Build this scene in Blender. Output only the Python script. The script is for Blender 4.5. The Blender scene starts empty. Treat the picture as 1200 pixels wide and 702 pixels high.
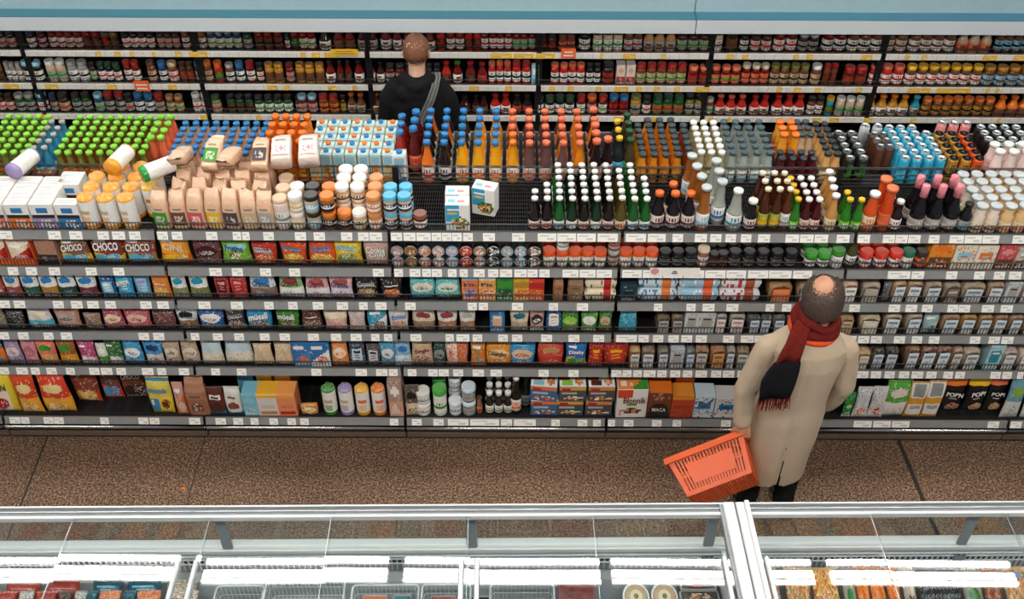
import bpy, bmesh, math, random
from mathutils import Vector, Matrix
random.seed(7)
sc = bpy.context.scene
COL = sc.collection
PI = math.pi
# ------------------------------------------------------------------ camera
F, TH, DC, HC, ROLL = 1167.0, math.radians(41.0), 4.26, 4.79, 0.0045
cam = bpy.data.cameras.new('camera'); cam.lens = 36.0*F/1200.0; cam.sensor_width = 36.0
cam.clip_end = 100
co = bpy.data.objects.new('camera', cam); COL.objects.link(co)
co.matrix_world = Matrix.Translation((0, -DC, HC)) @ Matrix.Rotation(PI/2-TH, 4, 'X') @ Matrix.Rotation(ROLL, 4, 'Z')
sc.camera = co

def X(px, y, z):
    """world x of a photo column on the line (y, z) that runs along the shelves"""
    d = (y+DC)*math.cos(TH)+(HC-z)*math.sin(TH)
    v = F*((HC-z)*math.cos(TH)-(y+DC)*math.sin(TH))/d
    return (px-600+ROLL*v)*d/F
def SC(y, z):
    return F/((y+DC)*math.cos(TH)+(HC-z)*math.sin(TH))

# ------------------------------------------------------------------ colours
PAL = dict(k='1f1e1e', dk='33241e', br='6b4128', rd='b3261c', dr='6a1815', OR='ea7420', ye='ecb822', mu='b9822a',
 gr='3c8f2c', dg='1f4a2c', lg='86c93c', tl='1e8ea6', bl='2a78b4', lb='8fc4d8', nv='223c5c', pk='dd9494', mg='b23f68',
 pl='a08cbc', wh='efebe4', cr='e8d6b8', be='c9ac8a', gy='8d8d8a', sl='c4c8c8', am='8a4716', pe='e8bf9e', sa='e5704c', ol='7d7a38',
 tan='b98a5a', cy='4fb4d6', ch='4a2a1e', wi='3d1218', gp='a9a49c', bp='e4cfc4')
NAME = dict(k='black', dk='dark brown', br='brown', rd='red', dr='dark red', OR='orange', ye='yellow', mu='mustard', gr='green',
 dg='dark green', lg='light green', tl='teal', bl='blue', lb='pale blue', nv='navy', pk='pink', mg='magenta', pl='lilac', wh='white',
 cr='cream', be='beige', gy='grey', sl='silver', am='amber', pe='peach', sa='salmon', ol='olive', tan='tan', cy='sky blue',
 ch='chocolate', wi='wine', gp='pale grey', bp='blush')
def lin(c):
    h = PAL.get(c, c)
    r = []
    for i in (0, 2, 4):
        u = int(h[i:i+2], 16)/255.0
        r.append(u/12.92 if u <= .04045 else ((u+.055)/1.055)**2.4)
    return (r[0], r[1], r[2], 1.0)
_lc = {}
def L(c):
    if isinstance(c, tuple): return c
    if c not in _lc: _lc[c] = lin(c)
    return _lc[c]
def mixc(a, b, t):
    a, b = L(a), L(b)
    return tuple(a[i]*(1-t)+b[i]*t for i in range(3))+(1.0,)

# ------------------------------------------------------------------ materials
MATS = {}
def newmat(n):
    m = bpy.data.materials.new(n); m.use_nodes = True
    nt = m.node_tree; b = nt.nodes['Principled BSDF']
    return m, nt, b
def N(nt, t, **kw):
    n = nt.nodes.new(t)
    for k, v in kw.items():
        if k in n.inputs.keys(): n.inputs[k].default_value = v
        else: setattr(n, k, v)
    return n
def printed(n, rough, metal=0, coat=0, amt=.10, scale=90, bump=0, bscale=30, spec=.5, clear=0):
    """printed packaging: ink colour by face, fine ink mottling, optional crinkle"""
    m, nt, b = newmat(n)
    at = N(nt, 'ShaderNodeAttribute', attribute_name='ink')
    tc = N(nt, 'ShaderNodeTexCoord')
    no = N(nt, 'ShaderNodeTexNoise', Scale=scale, Detail=3.0)
    nt.links.new(tc.outputs['Object'], no.inputs['Vector'])
    mr = N(nt, 'ShaderNodeMapRange'); mr.inputs['To Min'].default_value = 1-amt; mr.inputs['To Max'].default_value = 1+amt
    nt.links.new(no.outputs['Fac'], mr.inputs['Value'])
    mx = N(nt, 'ShaderNodeVectorMath', operation='MULTIPLY')
    nt.links.new(at.outputs['Color'], mx.inputs[0]); nt.links.new(mr.outputs['Result'], mx.inputs[1])
    nt.links.new(mx.outputs['Vector'], b.inputs['Base Color'])
    b.inputs['Roughness'].default_value = rough; b.inputs['Metallic'].default_value = metal
    b.inputs['Coat Weight'].default_value = coat; b.inputs['Specular IOR Level'].default_value = spec
    if bump:
        n2 = N(nt, 'ShaderNodeTexNoise', Scale=bscale, Detail=2.0)
        nt.links.new(tc.outputs['Object'], n2.inputs['Vector'])
        bp = N(nt, 'ShaderNodeBump', Strength=bump, Distance=.01)
        nt.links.new(n2.outputs['Fac'], bp.inputs['Height']); nt.links.new(bp.outputs['Normal'], b.inputs['Normal'])
    if clear:
        tr = N(nt, 'ShaderNodeBsdfTransparent'); nt.links.new(mx.outputs['Vector'], tr.inputs['Color'])
        ms = N(nt, 'ShaderNodeMixShader', Fac=clear)
        nt.links.new(b.outputs['BSDF'], ms.inputs[1]); nt.links.new(tr.outputs['BSDF'], ms.inputs[2])
        nt.links.new(ms.outputs['Shader'], nt.nodes['Material Output'].inputs['Surface'])
    MATS[n] = m
printed('paper', .6); printed('film', .24, bump=.6, bscale=30, amt=.2, scale=140); printed('glossy', .07, amt=.05)
printed('clear', .05, clear=.45, amt=.03); printed('tin', .28, metal=1.0, amt=.05); printed('plastic', .38, amt=.05)
printed('bread', .8, amt=.3, scale=60, bump=.4, bscale=60); printed('cloudy', .12, amt=.05)
def plain(n, c, rough=.5, metal=0, amt=.06, scale=20, bump=0, coat=0, spec=.5):
    m, nt, b = newmat(n)
    tc = N(nt, 'ShaderNodeTexCoord'); no = N(nt, 'ShaderNodeTexNoise', Scale=scale, Detail=4.0)
    nt.links.new(tc.outputs['Object'], no.inputs['Vector'])
    cr = N(nt, 'ShaderNodeValToRGB')
    a = L(c)
    cr.color_ramp.elements[0].position = .3; cr.color_ramp.elements[1].position = .7
    cr.color_ramp.elements[0].color = tuple(x*(1-amt) for x in a[:3])+(1,)
    cr.color_ramp.elements[1].color = tuple(min(1, x*(1+amt)) for x in a[:3])+(1,)
    nt.links.new(no.outputs['Fac'], cr.inputs['Fac']); nt.links.new(cr.outputs['Color'], b.inputs['Base Color'])
    b.inputs['Roughness'].default_value = rough; b.inputs['Metallic'].default_value = metal; b.inputs['Coat Weight'].default_value = coat
    b.inputs['Specular IOR Level'].default_value = spec
    if bump:
        bp = N(nt, 'ShaderNodeBump', Strength=bump, Distance=.01)
        nt.links.new(no.outputs['Fac'], bp.inputs['Height']); nt.links.new(bp.outputs['Normal'], b.inputs['Normal'])
    MATS[n] = m
    return m
plain('dark_steel', '1d1d1e', .5); plain('black_steel', '0f0f0f', .55); plain('rail_grey', '8b8a88', .4, amt=.04)
plain('chrome', 'd8dadb', .18, 1.0); plain('wire', '8a8a88', .35, .8); plain('wire_dark', '4a4847', .4, .6)
plain('white_wire', 'dfe3e4', .4); plain('tag_white', 'fdf7ee', .6, amt=.05, scale=120); plain('tag_yellow', 'eebc2e', .6)
plain('tag_orange', 'ee6a30', .6); plain('white_enamel', 'e4e4e2', .35, amt=.02); plain('freezer_grey', '8f9496', .4)
plain('alu', 'c9cccd', .3, .85, amt=.03); plain('rail_white', 'e6e2da', .5, amt=.05, scale=60)
plain('skin', 'c08a6a', .5, amt=.1, scale=30); plain('skin_light', 'dcae92', .5, amt=.08, scale=30)
plain('hair_dark', '46352b', .55, amt=.5, scale=160, bump=.5); plain('hair_brown', '7a4c34', .6, amt=.45, scale=200, bump=.5)
plain('coat', 'b8a48c', .9, amt=.07, scale=260, bump=.15, spec=.2); plain('black_cloth', '161618', .9, amt=.2, scale=90, bump=.2, spec=.2)
plain('scarf_red', '661f1a', .95, amt=.25, scale=120, bump=.4, spec=.1); plain('scarf_black', '17171a', .95, amt=.3, scale=120, bump=.4, spec=.1)
plain('scarf_orange', 'd8502a', .95, amt=.15, scale=120, bump=.3, spec=.1); plain('basket', 'd2531a', .4, amt=.04, scale=8)
plain('strap_grey', '6f6d69', .85, amt=.15, scale=200); plain('shoe', '15130f', .5)
plain('canopy_white', 'd5dcdf', .55, amt=.08, scale=150); plain('canopy_teal', '3f7688', .5, amt=.05, scale=150); plain('canopy_sky', 'a6c0c6', .55, amt=.03)
plain('canopy_bright', '40788e', .5, amt=.05, scale=150); plain('wall_paint', '86bccd', .7, amt=.03); plain('ceiling_paint', 'b9b9b6', .8)
plain('cardboard_tray', 'e8591f', .6); plain('meat', '6e1f18', .4, amt=.4, scale=50); plain('kick', '6a5a4c', .35, amt=.1)

# floor: speckled brown stone
m, nt, b = newmat('speckled_stone')
tc = N(nt, 'ShaderNodeTexCoord'); n1 = N(nt, 'ShaderNodeTexVoronoi', Scale=75.0); n2 = N(nt, 'ShaderNodeTexNoise', Scale=1.1, Detail=4.0)
n3 = N(nt, 'ShaderNodeTexNoise', Scale=85.0, Detail=2.0)
for q in (n1, n2, n3): nt.links.new(tc.outputs['Object'], q.inputs['Vector'])
cr = N(nt, 'ShaderNodeValToRGB'); e = cr.color_ramp.elements
e[0].position = .36; e[0].color = L('31241e'); e[1].position = .66; e[1].color = L('a08368')
q = e.new(.52); q.color = L('755b48')
nt.links.new(n3.outputs['Fac'], cr.inputs['Fac'])
mr = N(nt, 'ShaderNodeMapRange'); mr.inputs['From Min'].default_value = .3; mr.inputs['From Max'].default_value = .7
mr.inputs['To Min'].default_value = .78; mr.inputs['To Max'].default_value = 1.18
nt.links.new(n2.outputs['Fac'], mr.inputs['Value'])
sep = N(nt, 'ShaderNodeSeparateColor'); nt.links.new(n1.outputs['Color'], sep.inputs['Color'])
m2 = N(nt, 'ShaderNodeMapRange'); m2.inputs['To Min'].default_value = .72; m2.inputs['To Max'].default_value = 1.22
nt.links.new(sep.outputs['Red'], m2.inputs['Value'])
mm = N(nt, 'ShaderNodeMath', operation='MULTIPLY'); nt.links.new(mr.outputs['Result'], mm.inputs[0]); nt.links.new(m2.outputs['Result'], mm.inputs[1])
vm = N(nt, 'ShaderNodeVectorMath', operation='MULTIPLY'); nt.links.new(cr.outputs['Color'], vm.inputs[0]); nt.links.new(mm.outputs['Value'], vm.inputs[1])
nt.links.new(vm.outputs['Vector'], b.inputs['Base Color']); b.inputs['Roughness'].default_value = .42; b.inputs['Specular IOR Level'].default_value = .3
MATS['stone'] = m
plain('joint', '241d18', .7)
# thin float glass: straight-through with Fresnel reflection
m, nt, b = newmat('lid_glass')
tr = N(nt, 'ShaderNodeBsdfTransparent', Color=(.95, .975, .975, 1)); gl = N(nt, 'ShaderNodeBsdfGlossy', Roughness=.008)
fr = N(nt, 'ShaderNodeFresnel'); ge = N(nt, 'ShaderNodeNewGeometry'); mi = N(nt, 'ShaderNodeMapRange')
mi.inputs['To Min'].default_value = 1.6; mi.inputs['To Max'].default_value = 1/1.6
nt.links.new(ge.outputs['Backfacing'], mi.inputs['Value']); nt.links.new(mi.outputs['Result'], fr.inputs['IOR']); ms = N(nt, 'ShaderNodeMixShader')
nt.links.new(fr.outputs['Fac'], ms.inputs['Fac']); nt.links.new(tr.outputs['BSDF'], ms.inputs[1]); nt.links.new(gl.outputs['BSDF'], ms.inputs[2])
nt.links.new(ms.outputs['Shader'], nt.nodes['Material Output'].inputs['Surface']); MATS['glass'] = m
m, nt, b = newmat('lamp_tube'); b.inputs['Emission Color'].default_value = (1, .965, .91, 1); b.inputs['Emission Strength'].default_value = 30
MATS['tube'] = m
m, nt, b = newmat('fill_lamp_front'); b.inputs['Emission Color'].default_value = (1, .965, .91, 1); b.inputs['Emission Strength'].default_value = 40
MATS['fill_front'] = m
m, nt, b = newmat('fill_lamp_rear'); b.inputs['Emission Color'].default_value = (1, .965, .91, 1); b.inputs['Emission Strength'].default_value = 7
MATS['fill_rear'] = m

# ------------------------------------------------------------------ mesh builder
class MB:
    def __init__(s): s.v = []; s.f = []; s.c = []; s.m = []; s.s = []
    def add(s, vs, fs, col, mat, smooth=False):
        o = len(s.v); s.v += [tuple(p) for p in vs]
        one = not (isinstance(col, list))
        for i, f in enumerate(fs):
            s.f.append(tuple(o+k for k in f)); s.c.append(L(col) if one else L(col[i])); s.m.append(mat); s.s.append(smooth)
        return s
    def box(s, x0, x1, y0, y1, z0, z1, col='wh', mat='paper', bev=0):
        if bev:
            b = bev
            def ring(x0, x1, y0, y1, z): return [(x0+b, y0, z), (x1-b, y0, z), (x1, y0+b, z), (x1, y1-b, z), (x1-b, y1, z), (x0+b, y1, z), (x0, y1-b, z), (x0, y0+b, z)]
            def ins(z): return [(x0+b, y0+b, z), (x1-b, y0+b, z), (x1-b, y0+b, z), (x1-b, y1-b, z), (x1-b, y1-b, z), (x0+b, y1-b, z), (x0+b, y1-b, z), (x0+b, y0+b, z)]
            rs = [ins(z0), ring(x0, x1, y0, y1, z0+b), ring(x0, x1, y0, y1, z1-b), ins(z1)]
            vs = sum(rs, []); fs = []
            for k in range(3):
                for i in range(8):
                    j = (i+1) % 8; fs.append((k*8+i, k*8+j, k*8+8+j, k*8+8+i))
            fs.append(tuple(range(7, -1, -1))); fs.append(tuple(range(24, 32)))
            return s.add(vs, fs, col, mat)
        vs = [(x0, y0, z0), (x1, y0, z0), (x1, y1, z0), (x0, y1, z0), (x0, y0, z1), (x1, y0, z1), (x1, y1, z1), (x0, y1, z1)]
        return s.add(vs, [(0, 3, 2, 1), (4, 5, 6, 7), (0, 1, 5, 4), (1, 2, 6, 5), (2, 3, 7, 6), (3, 0, 4, 7)], col, mat)
    def lathe(s, prof, seg=14, mat='glossy', smooth=True, M=None):
        """prof: (r, z, colour of the span above it)"""
        vs = []; fs = []; cs = []
        for r, z, c in prof:
            for i in range(seg):
                a = 2*PI*i/seg
                vs.append(Vector((r*math.cos(a), r*math.sin(a), z)))
        for k in range(len(prof)-1):
            for i in range(seg):
                j = (i+1) % seg
                fs.append((k*seg+i, k*seg+j, k*seg+seg+j, k*seg+seg+i)); cs.append(prof[k][2])
        fs.append(tuple(range(seg-1, -1, -1))); cs.append(prof[0][2])
        fs.append(tuple(range((len(prof)-1)*seg, len(prof)*seg))); cs.append(prof[-1][2])
        if M: vs = [M @ p for p in vs]
        return s.add(vs, fs, cs, mat, smooth)
    def tube(s, pts, r, seg=6, col='wh', mat='paper', r1=None, smooth=True, closed=False):
        pts = [Vector(p) for p in pts]; n = len(pts); vs = []; fs = []
        up0 = None
        for i, p in enumerate(pts):
            t = (pts[min(i+1, n-1)]-pts[max(i-1, 0)]).normalized()
            a = Vector((0, 0, 1)) if abs(t.z) < .95 else Vector((1, 0, 0))
            u = t.cross(a).normalized(); w = t.cross(u)
            rr = r if r1 is None else r+(r1-r)*i/(n-1)
            for k in range(seg):
                q = 2*PI*k/seg; vs.append(p+u*math.cos(q)*rr+w*math.sin(q)*rr)
        for i in range(n-1):
            for k in range(seg):
                j = (k+1) % seg; fs.append((i*seg+k, i*seg+j, i*seg+seg+j, i*seg+seg+k))
        fs.append(tuple(range(seg))); fs.append(tuple(range((n-1)*seg+seg-1, (n-1)*seg-1, -1)))
        return s.add(vs, fs, col, mat, smooth)
    def ell(s, c, r, col, mat, seg=16, rings=10, M=None):
        vs = []; fs = []
        for i in range(rings+1):
            t = PI*i/rings
            for k in range(seg):
                a = 2*PI*k/seg
                p = Vector((r[0]*math.sin(t)*math.cos(a), r[1]*math.sin(t)*math.sin(a), r[2]*math.cos(t)))
                if M: p = M @ p
                vs.append(p+Vector(c))
        for i in range(rings):
            for k in range(seg):
                j = (k+1) % seg; fs.append((i*seg+k, i*seg+seg+k, i*seg+seg+j, i*seg+j))
        return s.add(vs, fs, col, mat, True)
    def mesh(s, name):
        me = bpy.data.meshes.new(name); me.from_pydata(s.v, [], s.f)
        ms = []
        for m in s.m:
            if m not in ms: ms.append(m)
        for m in ms: me.materials.append(MATS[m])
        me.polygons.foreach_set('material_index', [ms.index(m) for m in s.m])
        me.polygons.foreach_set('use_smooth', s.s)
        a = me.color_attributes.new('ink', 'FLOAT_COLOR', 'CORNER')
        buf = []
        for f, c in zip(s.f, s.c): buf += list(c)*len(f)
        a.data.foreach_set('color', buf)
        me.update()
        return me
    def obj(s, name, parent=None):
        o = bpy.data.objects.new(name, s.mesh(name)); COL.objects.link(o)
        if parent: o.parent = parent
        return o

_tx = {}
def text_geo(t):
    if t not in _tx:
        cu = bpy.data.curves.new('lettering', 'FONT'); cu.body = t; cu.align_x = 'CENTER'; cu.align_y = 'CENTER'; cu.resolution_u = 2; cu.offset = .025
        o = bpy.data.objects.new('lettering', cu); COL.objects.link(o)
        dg = bpy.context.evaluated_depsgraph_get(); me = o.evaluated_get(dg).to_mesh()
        vs = [v.co.copy() for v in me.vertices]; fs = [tuple(p.vertices) for p in me.polygons]
        o.evaluated_get(dg).to_mesh_clear()
        COL.objects.unlink(o); bpy.data.objects.remove(o); bpy.data.curves.remove(cu)
        _tx[t] = (vs, fs)
    return _tx[t]
def add_text(mb, t, M, w, col, mat='paper', hmax=None):
    """lettering w metres wide in the plane of M (x right, y up)"""
    vs, fs = text_geo(t)
    x0 = min(v.x for v in vs); x1 = max(v.x for v in vs); y0 = min(v.y for v in vs); y1 = max(v.y for v in vs)
    k = w/(x1-x0); ky = k if not hmax else min(k*1.8, hmax/(y1-y0))
    mb.add([M @ Vector(((v.x-(x0+x1)/2)*k, (v.y-(y0+y1)/2)*ky, 0)) for v in vs], fs, col, mat)

def tag(o, label, cat, group=None, kind=None):
    o['label'] = label; o['category'] = cat
    if group: o['group'] = group
    if kind: o['kind'] = kind
    return o
def empty(name, loc=(0, 0, 0), rz=0):
    o = bpy.data.objects.new(name, None); COL.objects.link(o); o.location = loc; o.rotation_euler = (0, 0, rz); o.empty_display_size = .05
    return o
def struct(name, mb):
    o = mb.obj(name); o['kind'] = 'structure'; return o
ORD = 'zeroth first second third fourth fifth sixth seventh eighth ninth tenth eleventh twelfth thirteenth fourteenth fifteenth sixteenth'.split()
CARD = 'zero one two three four five six seven eight nine ten eleven twelve thirteen fourteen fifteen'.split()
LABELS = {}
def uniq(lab, alts):
    """first wording nobody else uses"""
    c = [l for l in [lab]+list(alts) if len(l.split()) <= 16] or [lab]
    for l in c:
        if l not in LABELS: LABELS[l] = 1; return l
    print('LABEL CLASH', lab); return lab
PROTO = {}
def put(key, build, name, loc, label, cat, group=None, rz=0, rot=None, scale=None):
    """the first of a kind is built with its parts, later ones copy the thing and each part"""
    if key not in PROTO:
        parts = build()
        if len(parts) == 1:
            r = bpy.data.objects.new(name, parts[0][1]); COL.objects.link(r)
        else:
            r = bpy.data.objects.new(name, None); COL.objects.link(r); r.empty_display_size = .03
            for pn, me in parts:
                c = bpy.data.objects.new(pn, me); COL.objects.link(c); c.parent = r
        PROTO[key] = r
    else:
        p = PROTO[key]; r = p.copy(); r.name = name; COL.objects.link(r)
        for ch in p.children:
            c = ch.copy(); COL.objects.link(c); c.parent = r
    r.location = loc; r.rotation_euler = rot if rot else (0, 0, rz)
    r.scale = scale if scale else (1, 1, 1)
    for k in ('label', 'category', 'group'):
        if k in r: del r[k]
    return tag(r, label, cat, group)
# ================================================================== packaging kinds (base at z=0, front towards -y)
def rnd(a, b): return random.uniform(a, b)
def bottle(h, r, cap='wh', body='dg', lab='wh', lab2='rd', nr=.3, sh=.55, sh2=.78, caph=.09, mat='glossy', liq=None, foil=0, lz=(.1, .42), seg=14, sep=True):
    """round bottle: body, neck, screw cap and paper label"""
    liq = liq or body
    nk = r*nr*1.15
    b = MB()
    cl = body; up = liq
    b.lathe([(r*.86, 0, cl), (r, h*.03, cl), (r, h*(lz[1]+.02), up), (r, h*sh, up), (r*.93, h*(sh+.05), up), (r*.72, h*(sh*.5+sh2*.5), up), (nk*1.15, h*sh2, body), (nk, h*(sh2+.06), body), (nk, h*(1-caph), body), (nk*1.1, h*(1-caph)+.001, body)], seg, mat)
    l = MB()
    rl = r*1.012
    z0, z1 = h*lz[0], h*lz[1]
    l.lathe([(rl, z0, lab), (rl, z0+(z1-z0)*.2, lab2), (rl, z0+(z1-z0)*.42, lab), (rl, z0+(z1-z0)*.82, lab), (rl, z1, lab)], seg, 'paper')
    # emblem on the front of the label
    l.add([(rl*1.01*math.sin(a), -rl*1.01*math.cos(a), z) for z in (z0+(z1-z0)*.5, z0+(z1-z0)*.8) for a in (-.5, 0, .5)], [(0, 1, 4, 3), (1, 2, 5, 4)], lab2, 'paper')
    c = MB(); ch = h*caph
    if foil:
        c.lathe([(nk*1.16, h*(1-foil), cap), (nk*1.2, h*.985, cap), (nk*.9, h, cap)], 12, 'film')
    else:
        cr_ = nk*1.32
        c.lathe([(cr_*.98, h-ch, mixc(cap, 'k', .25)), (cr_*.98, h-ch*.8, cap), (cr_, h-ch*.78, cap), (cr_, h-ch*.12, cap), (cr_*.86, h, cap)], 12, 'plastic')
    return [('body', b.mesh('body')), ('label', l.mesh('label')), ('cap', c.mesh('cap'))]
def jar(h, r, lid='rd', body='dr', lab='wh', lab2='rd', lidh=.2, mat='glossy', neck=.9, seg=14, fill=None):
    fill = fill or body
    b = MB()
    zc = h*(1-lidh)
    b.lathe([(r*.9, 0, body), (r, h*.04, body), (r, h*.14, lab), (r*1.005, h*.15, lab), (r*1.005, h*.3, lab2), (r*1.005, h*.4, lab), (r*1.005, h*.58, fill), (r, h*.6, fill), (r, zc-h*.1, fill), (r*neck, zc, fill)], seg, mat)
    b.add([(r*1.012*math.sin(a), -r*1.012*math.cos(a), z) for z in (h*.42, h*.54) for a in (-.45, 0, .45)], [(0, 1, 4, 3), (1, 2, 5, 4)], lab2, 'paper')
    l = MB(); lr = r*neck*1.05
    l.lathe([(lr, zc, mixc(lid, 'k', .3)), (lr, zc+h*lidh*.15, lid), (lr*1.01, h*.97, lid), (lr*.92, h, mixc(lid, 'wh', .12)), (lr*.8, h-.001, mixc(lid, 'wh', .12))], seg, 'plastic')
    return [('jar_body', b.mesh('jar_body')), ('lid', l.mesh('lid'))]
def can(h, r, c1='k', c2='gr', top='sl'):
    b = MB()
    b.lathe([(r*.85, 0, 'sl'), (r, h*.03, c1), (r, h*.3, c2), (r, h*.45, c1), (r, h*.9, c1), (r*.86, h*.97, 'sl')], 14, 'plastic')
    b.add([(r*1.01*math.sin(a), -r*1.01*math.cos(a), z) for z in (h*.35, h*.8) for a in (-.5, 0, .5)], [(0, 1, 4, 3), (1, 2, 5, 4)], c2, 'paper')
    l = MB(); l.lathe([(r*.86, h*.97, top), (r*.88, h, top), (r*.8, h, top), (r*.76, h*.985, top)], 14, 'tin')
    l.box(-r*.18, r*.18, -r*.35, r*.3, h*.984, h*.993, 'gy', 'tin')
    return [('can_body', b.mesh('can_body')), ('can_lid', l.mesh('can_lid'))]
def tin(r, h, ring='sl', c1='tl', c2='sa', seed=0):
    """flat round tin standing on its edge, printed lid to the front"""
    R = random.Random(seed)
    b = MB(); M = Matrix.Translation((0, h, r)) @ Matrix.Rotation(PI/2, 4, 'X')
    b.lathe([(r, 0, c1), (r, h*.9, ring), (r*1.01, h, ring), (r*.9, h, ring)], 18, 'tin', True, M)
    l = MB(); n = 16
    cs = [c1, c2, 'wh', mixc(c1, 'wh', .4), mixc(c2, 'k', .3), 'cr']
    vs = [M @ Vector((0, 0, h+.001))]; fs = []; cols = []
    for k in (1, 2, 3):
        for i in range(n): vs.append(M @ Vector((r*.3*k*math.cos(2*PI*i/n), r*.3*k*math.sin(2*PI*i/n), h+.001)))
    for i in range(n):
        j = (i+1) % n
        fs.append((0, 1+i, 1+j)); cols.append(R.choice(cs))
        for k in range(2): fs.append((1+k*n+i, 1+k*n+n+i, 1+k*n+n+j, 1+k*n+j)); cols.append(R.choice(cs[:3]) if k == 0 else (c1 if i % 5 else c2))
    l.add(vs, fs, cols, 'plastic')
    return [('tin_body', b.mesh('tin_body')), ('printed_lid', l.mesh('printed_lid'))]
def ops_colour(ops, u, v, R):
    c = None
    for o in ops:
        t = o[0]
        if t == 'bg': c = o[1]
        elif t == 'band' and o[1] <= v < o[2]: c = o[3]
        elif t == 'rect' and o[1] <= u < o[3] and o[2] <= v < o[4]: c = o[5]
        elif t == 'ell' and ((u-o[1])/o[3])**2+((v-o[2])/o[4])**2 < 1: c = o[5]
        elif t == 'food' and ((u-o[1])/o[3])**2+((v-o[2])/o[4])**2 < 1: c = R.choice(o[5])
        elif t == 'speck' and o[2] <= v < o[3] and R.random() < o[4]: c = R.choice(o[1])
        elif t == 'line' and o[1] <= v < o[2] and int(u*24) % 5 != 4 and .1 < u < .9: c = o[3]
        elif t == 'diag' and v < o[1]+o[2]*(u-.5): c = o[3]
        elif t == 'wave' and v < o[1]+o[2]*math.sin(o[4]*u*PI): c = o[3]
    return c
def style(st, bg, a1, a2, txt=None, tc='wh', seed=1):
    """printed front of a packet"""
    food = [a2, mixc(a2, 'wh', .45), mixc(a2, 'k', .4), mixc(a1, a2, .5)]
    tint = [mixc(bg, 'wh', .4), mixc(bg, 'k', .4), mixc(bg, a1, .6), mixc(bg, a2, .6)]
    if st == 1: o = [('bg', bg), ('band', .86, 1.1, a1), ('food', .5, .28, .4, .2, food), ('rect', .2, .56, .8, .6, 'wh')]
    elif st == 2: o = [('bg', bg), ('band', -1, .45, a1), ('ell', .5, .72, .34, .12, a2), ('food', .5, .2, .35, .14, [a1, mixc(a1, 'wh', .5), mixc(a1, 'k', .4), a2])]
    elif st == 3: o = [('bg', bg), ('ell', .5, .55, .40, .20, a1), ('band', -1, .14, a2), ('food', .5, .5, .26, .07, [a2, mixc(a2, a1, .5), a1]), ('food', .5, .22, .34, .07, [a2, mixc(bg, 'wh', .4), mixc(bg, 'k', .3)])]
    elif st == 4: o = [('bg', bg), ('diag', .45, .5, a1), ('food', .6, .28, .3, .18, food), ('rect', .12, .74, .7, .84, 'wh')]
    elif st == 5: o = [('bg', bg), ('rect', .12, .08, .88, .5, a2), ('speck', food, .08, .5, .6), ('band', .6, .85, a1)]
    elif st == 6: o = [('bg', bg), ('rect', .18, .3, .82, .78, a1), ('rect', .26, .62, .74, .7, a2), ('rect', .3, .4, .7, .44, a2), ('rect', .3, .49, .62, .53, a2)]
    elif st == 7: o = [('bg', bg), ('wave', .36, .08, a1, 2), ('ell', .32, .24, .24, .15, a2), ('food', .7, .25, .22, .16, food), ('rect', .15, .8, .5, .86, 'wh')]
    elif st == 8: o = [('bg', bg), ('speck', [mixc(bg, 'wh', .4), mixc(bg, 'k', .3), a2], 0, 1, .25), ('rect', .2, .4, .8, .75, a1), ('rect', .3, .5, .7, .6, a2)]
    else: o = [('bg', bg), ('speck', [mixc(bg, 'wh', .3), mixc(bg, 'k', .25)], 0, 1, .2)]
    o.insert(1, ('speck', tint, .04, .97, .15))
    o.append(('line', .06, .12, mixc(bg, 'wh', .55)))
    if txt: o.append(('text', txt,   .5, .66 if st != 3 else .6, .74, tc))
    return o
def paint_grid(mb, P, ops, nu, nv, mat, seed, smooth=True, lift=None):
    R = random.Random(seed)
    vs = [P(i/nu, j/nv) for j in range(nv+1) for i in range(nu+1)]
    fs = []; cs = []
    for j in range(nv):
        for i in range(nu):
            a = j*(nu+1)+i
            fs.append((a, a+1, a+nu+2, a+nu+1)); cs.append(ops_colour(ops, (i+.5)/nu, (j+.5)/nv, R))
    mb.add(vs, fs, cs, mat, smooth)
    for o in ops:
        if o[0] == 'text':
            _, t, cu, cv, w, c = o[:6]
            p0 = P(cu, cv); px = P(min(1, cu+.1), cv)-P(cu-.1, cv); py = P(cu, cv+.06)-P(cu, cv-.06)
            W = (P(1, cv)-P(0, cv)).length
            ex = px.normalized(); ey = (py-ex*py.dot(ex)).normalized(); n = ex.cross(ey)
            if len(o) > 6:
                q = Matrix.Rotation(o[6], 3, n); ex = q @ ex; ey = q @ ey
            M = Matrix(((ex.x, ey.x, n.x, 0), (ex.y, ey.y, n.y, 0), (ex.z, ey.z, n.z, 0), (0, 0, 0, 1)))
            M = Matrix.Translation(p0+n*(.010 if mat == 'film' else .002)) @ M
            add_text(mb, t, M, W*w, c, 'paper', hmax=W*w*.38)
            if c == 'wh':
                M2 = Matrix.Translation(p0+n*(.008 if mat == 'film' else .0012)+ey*-.003+ex*.0025) @ M.to_3x3().to_4x4()
                add_text(mb, t, M2, W*w*1.03, 'k', 'paper', hmax=W*w*.4)
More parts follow.
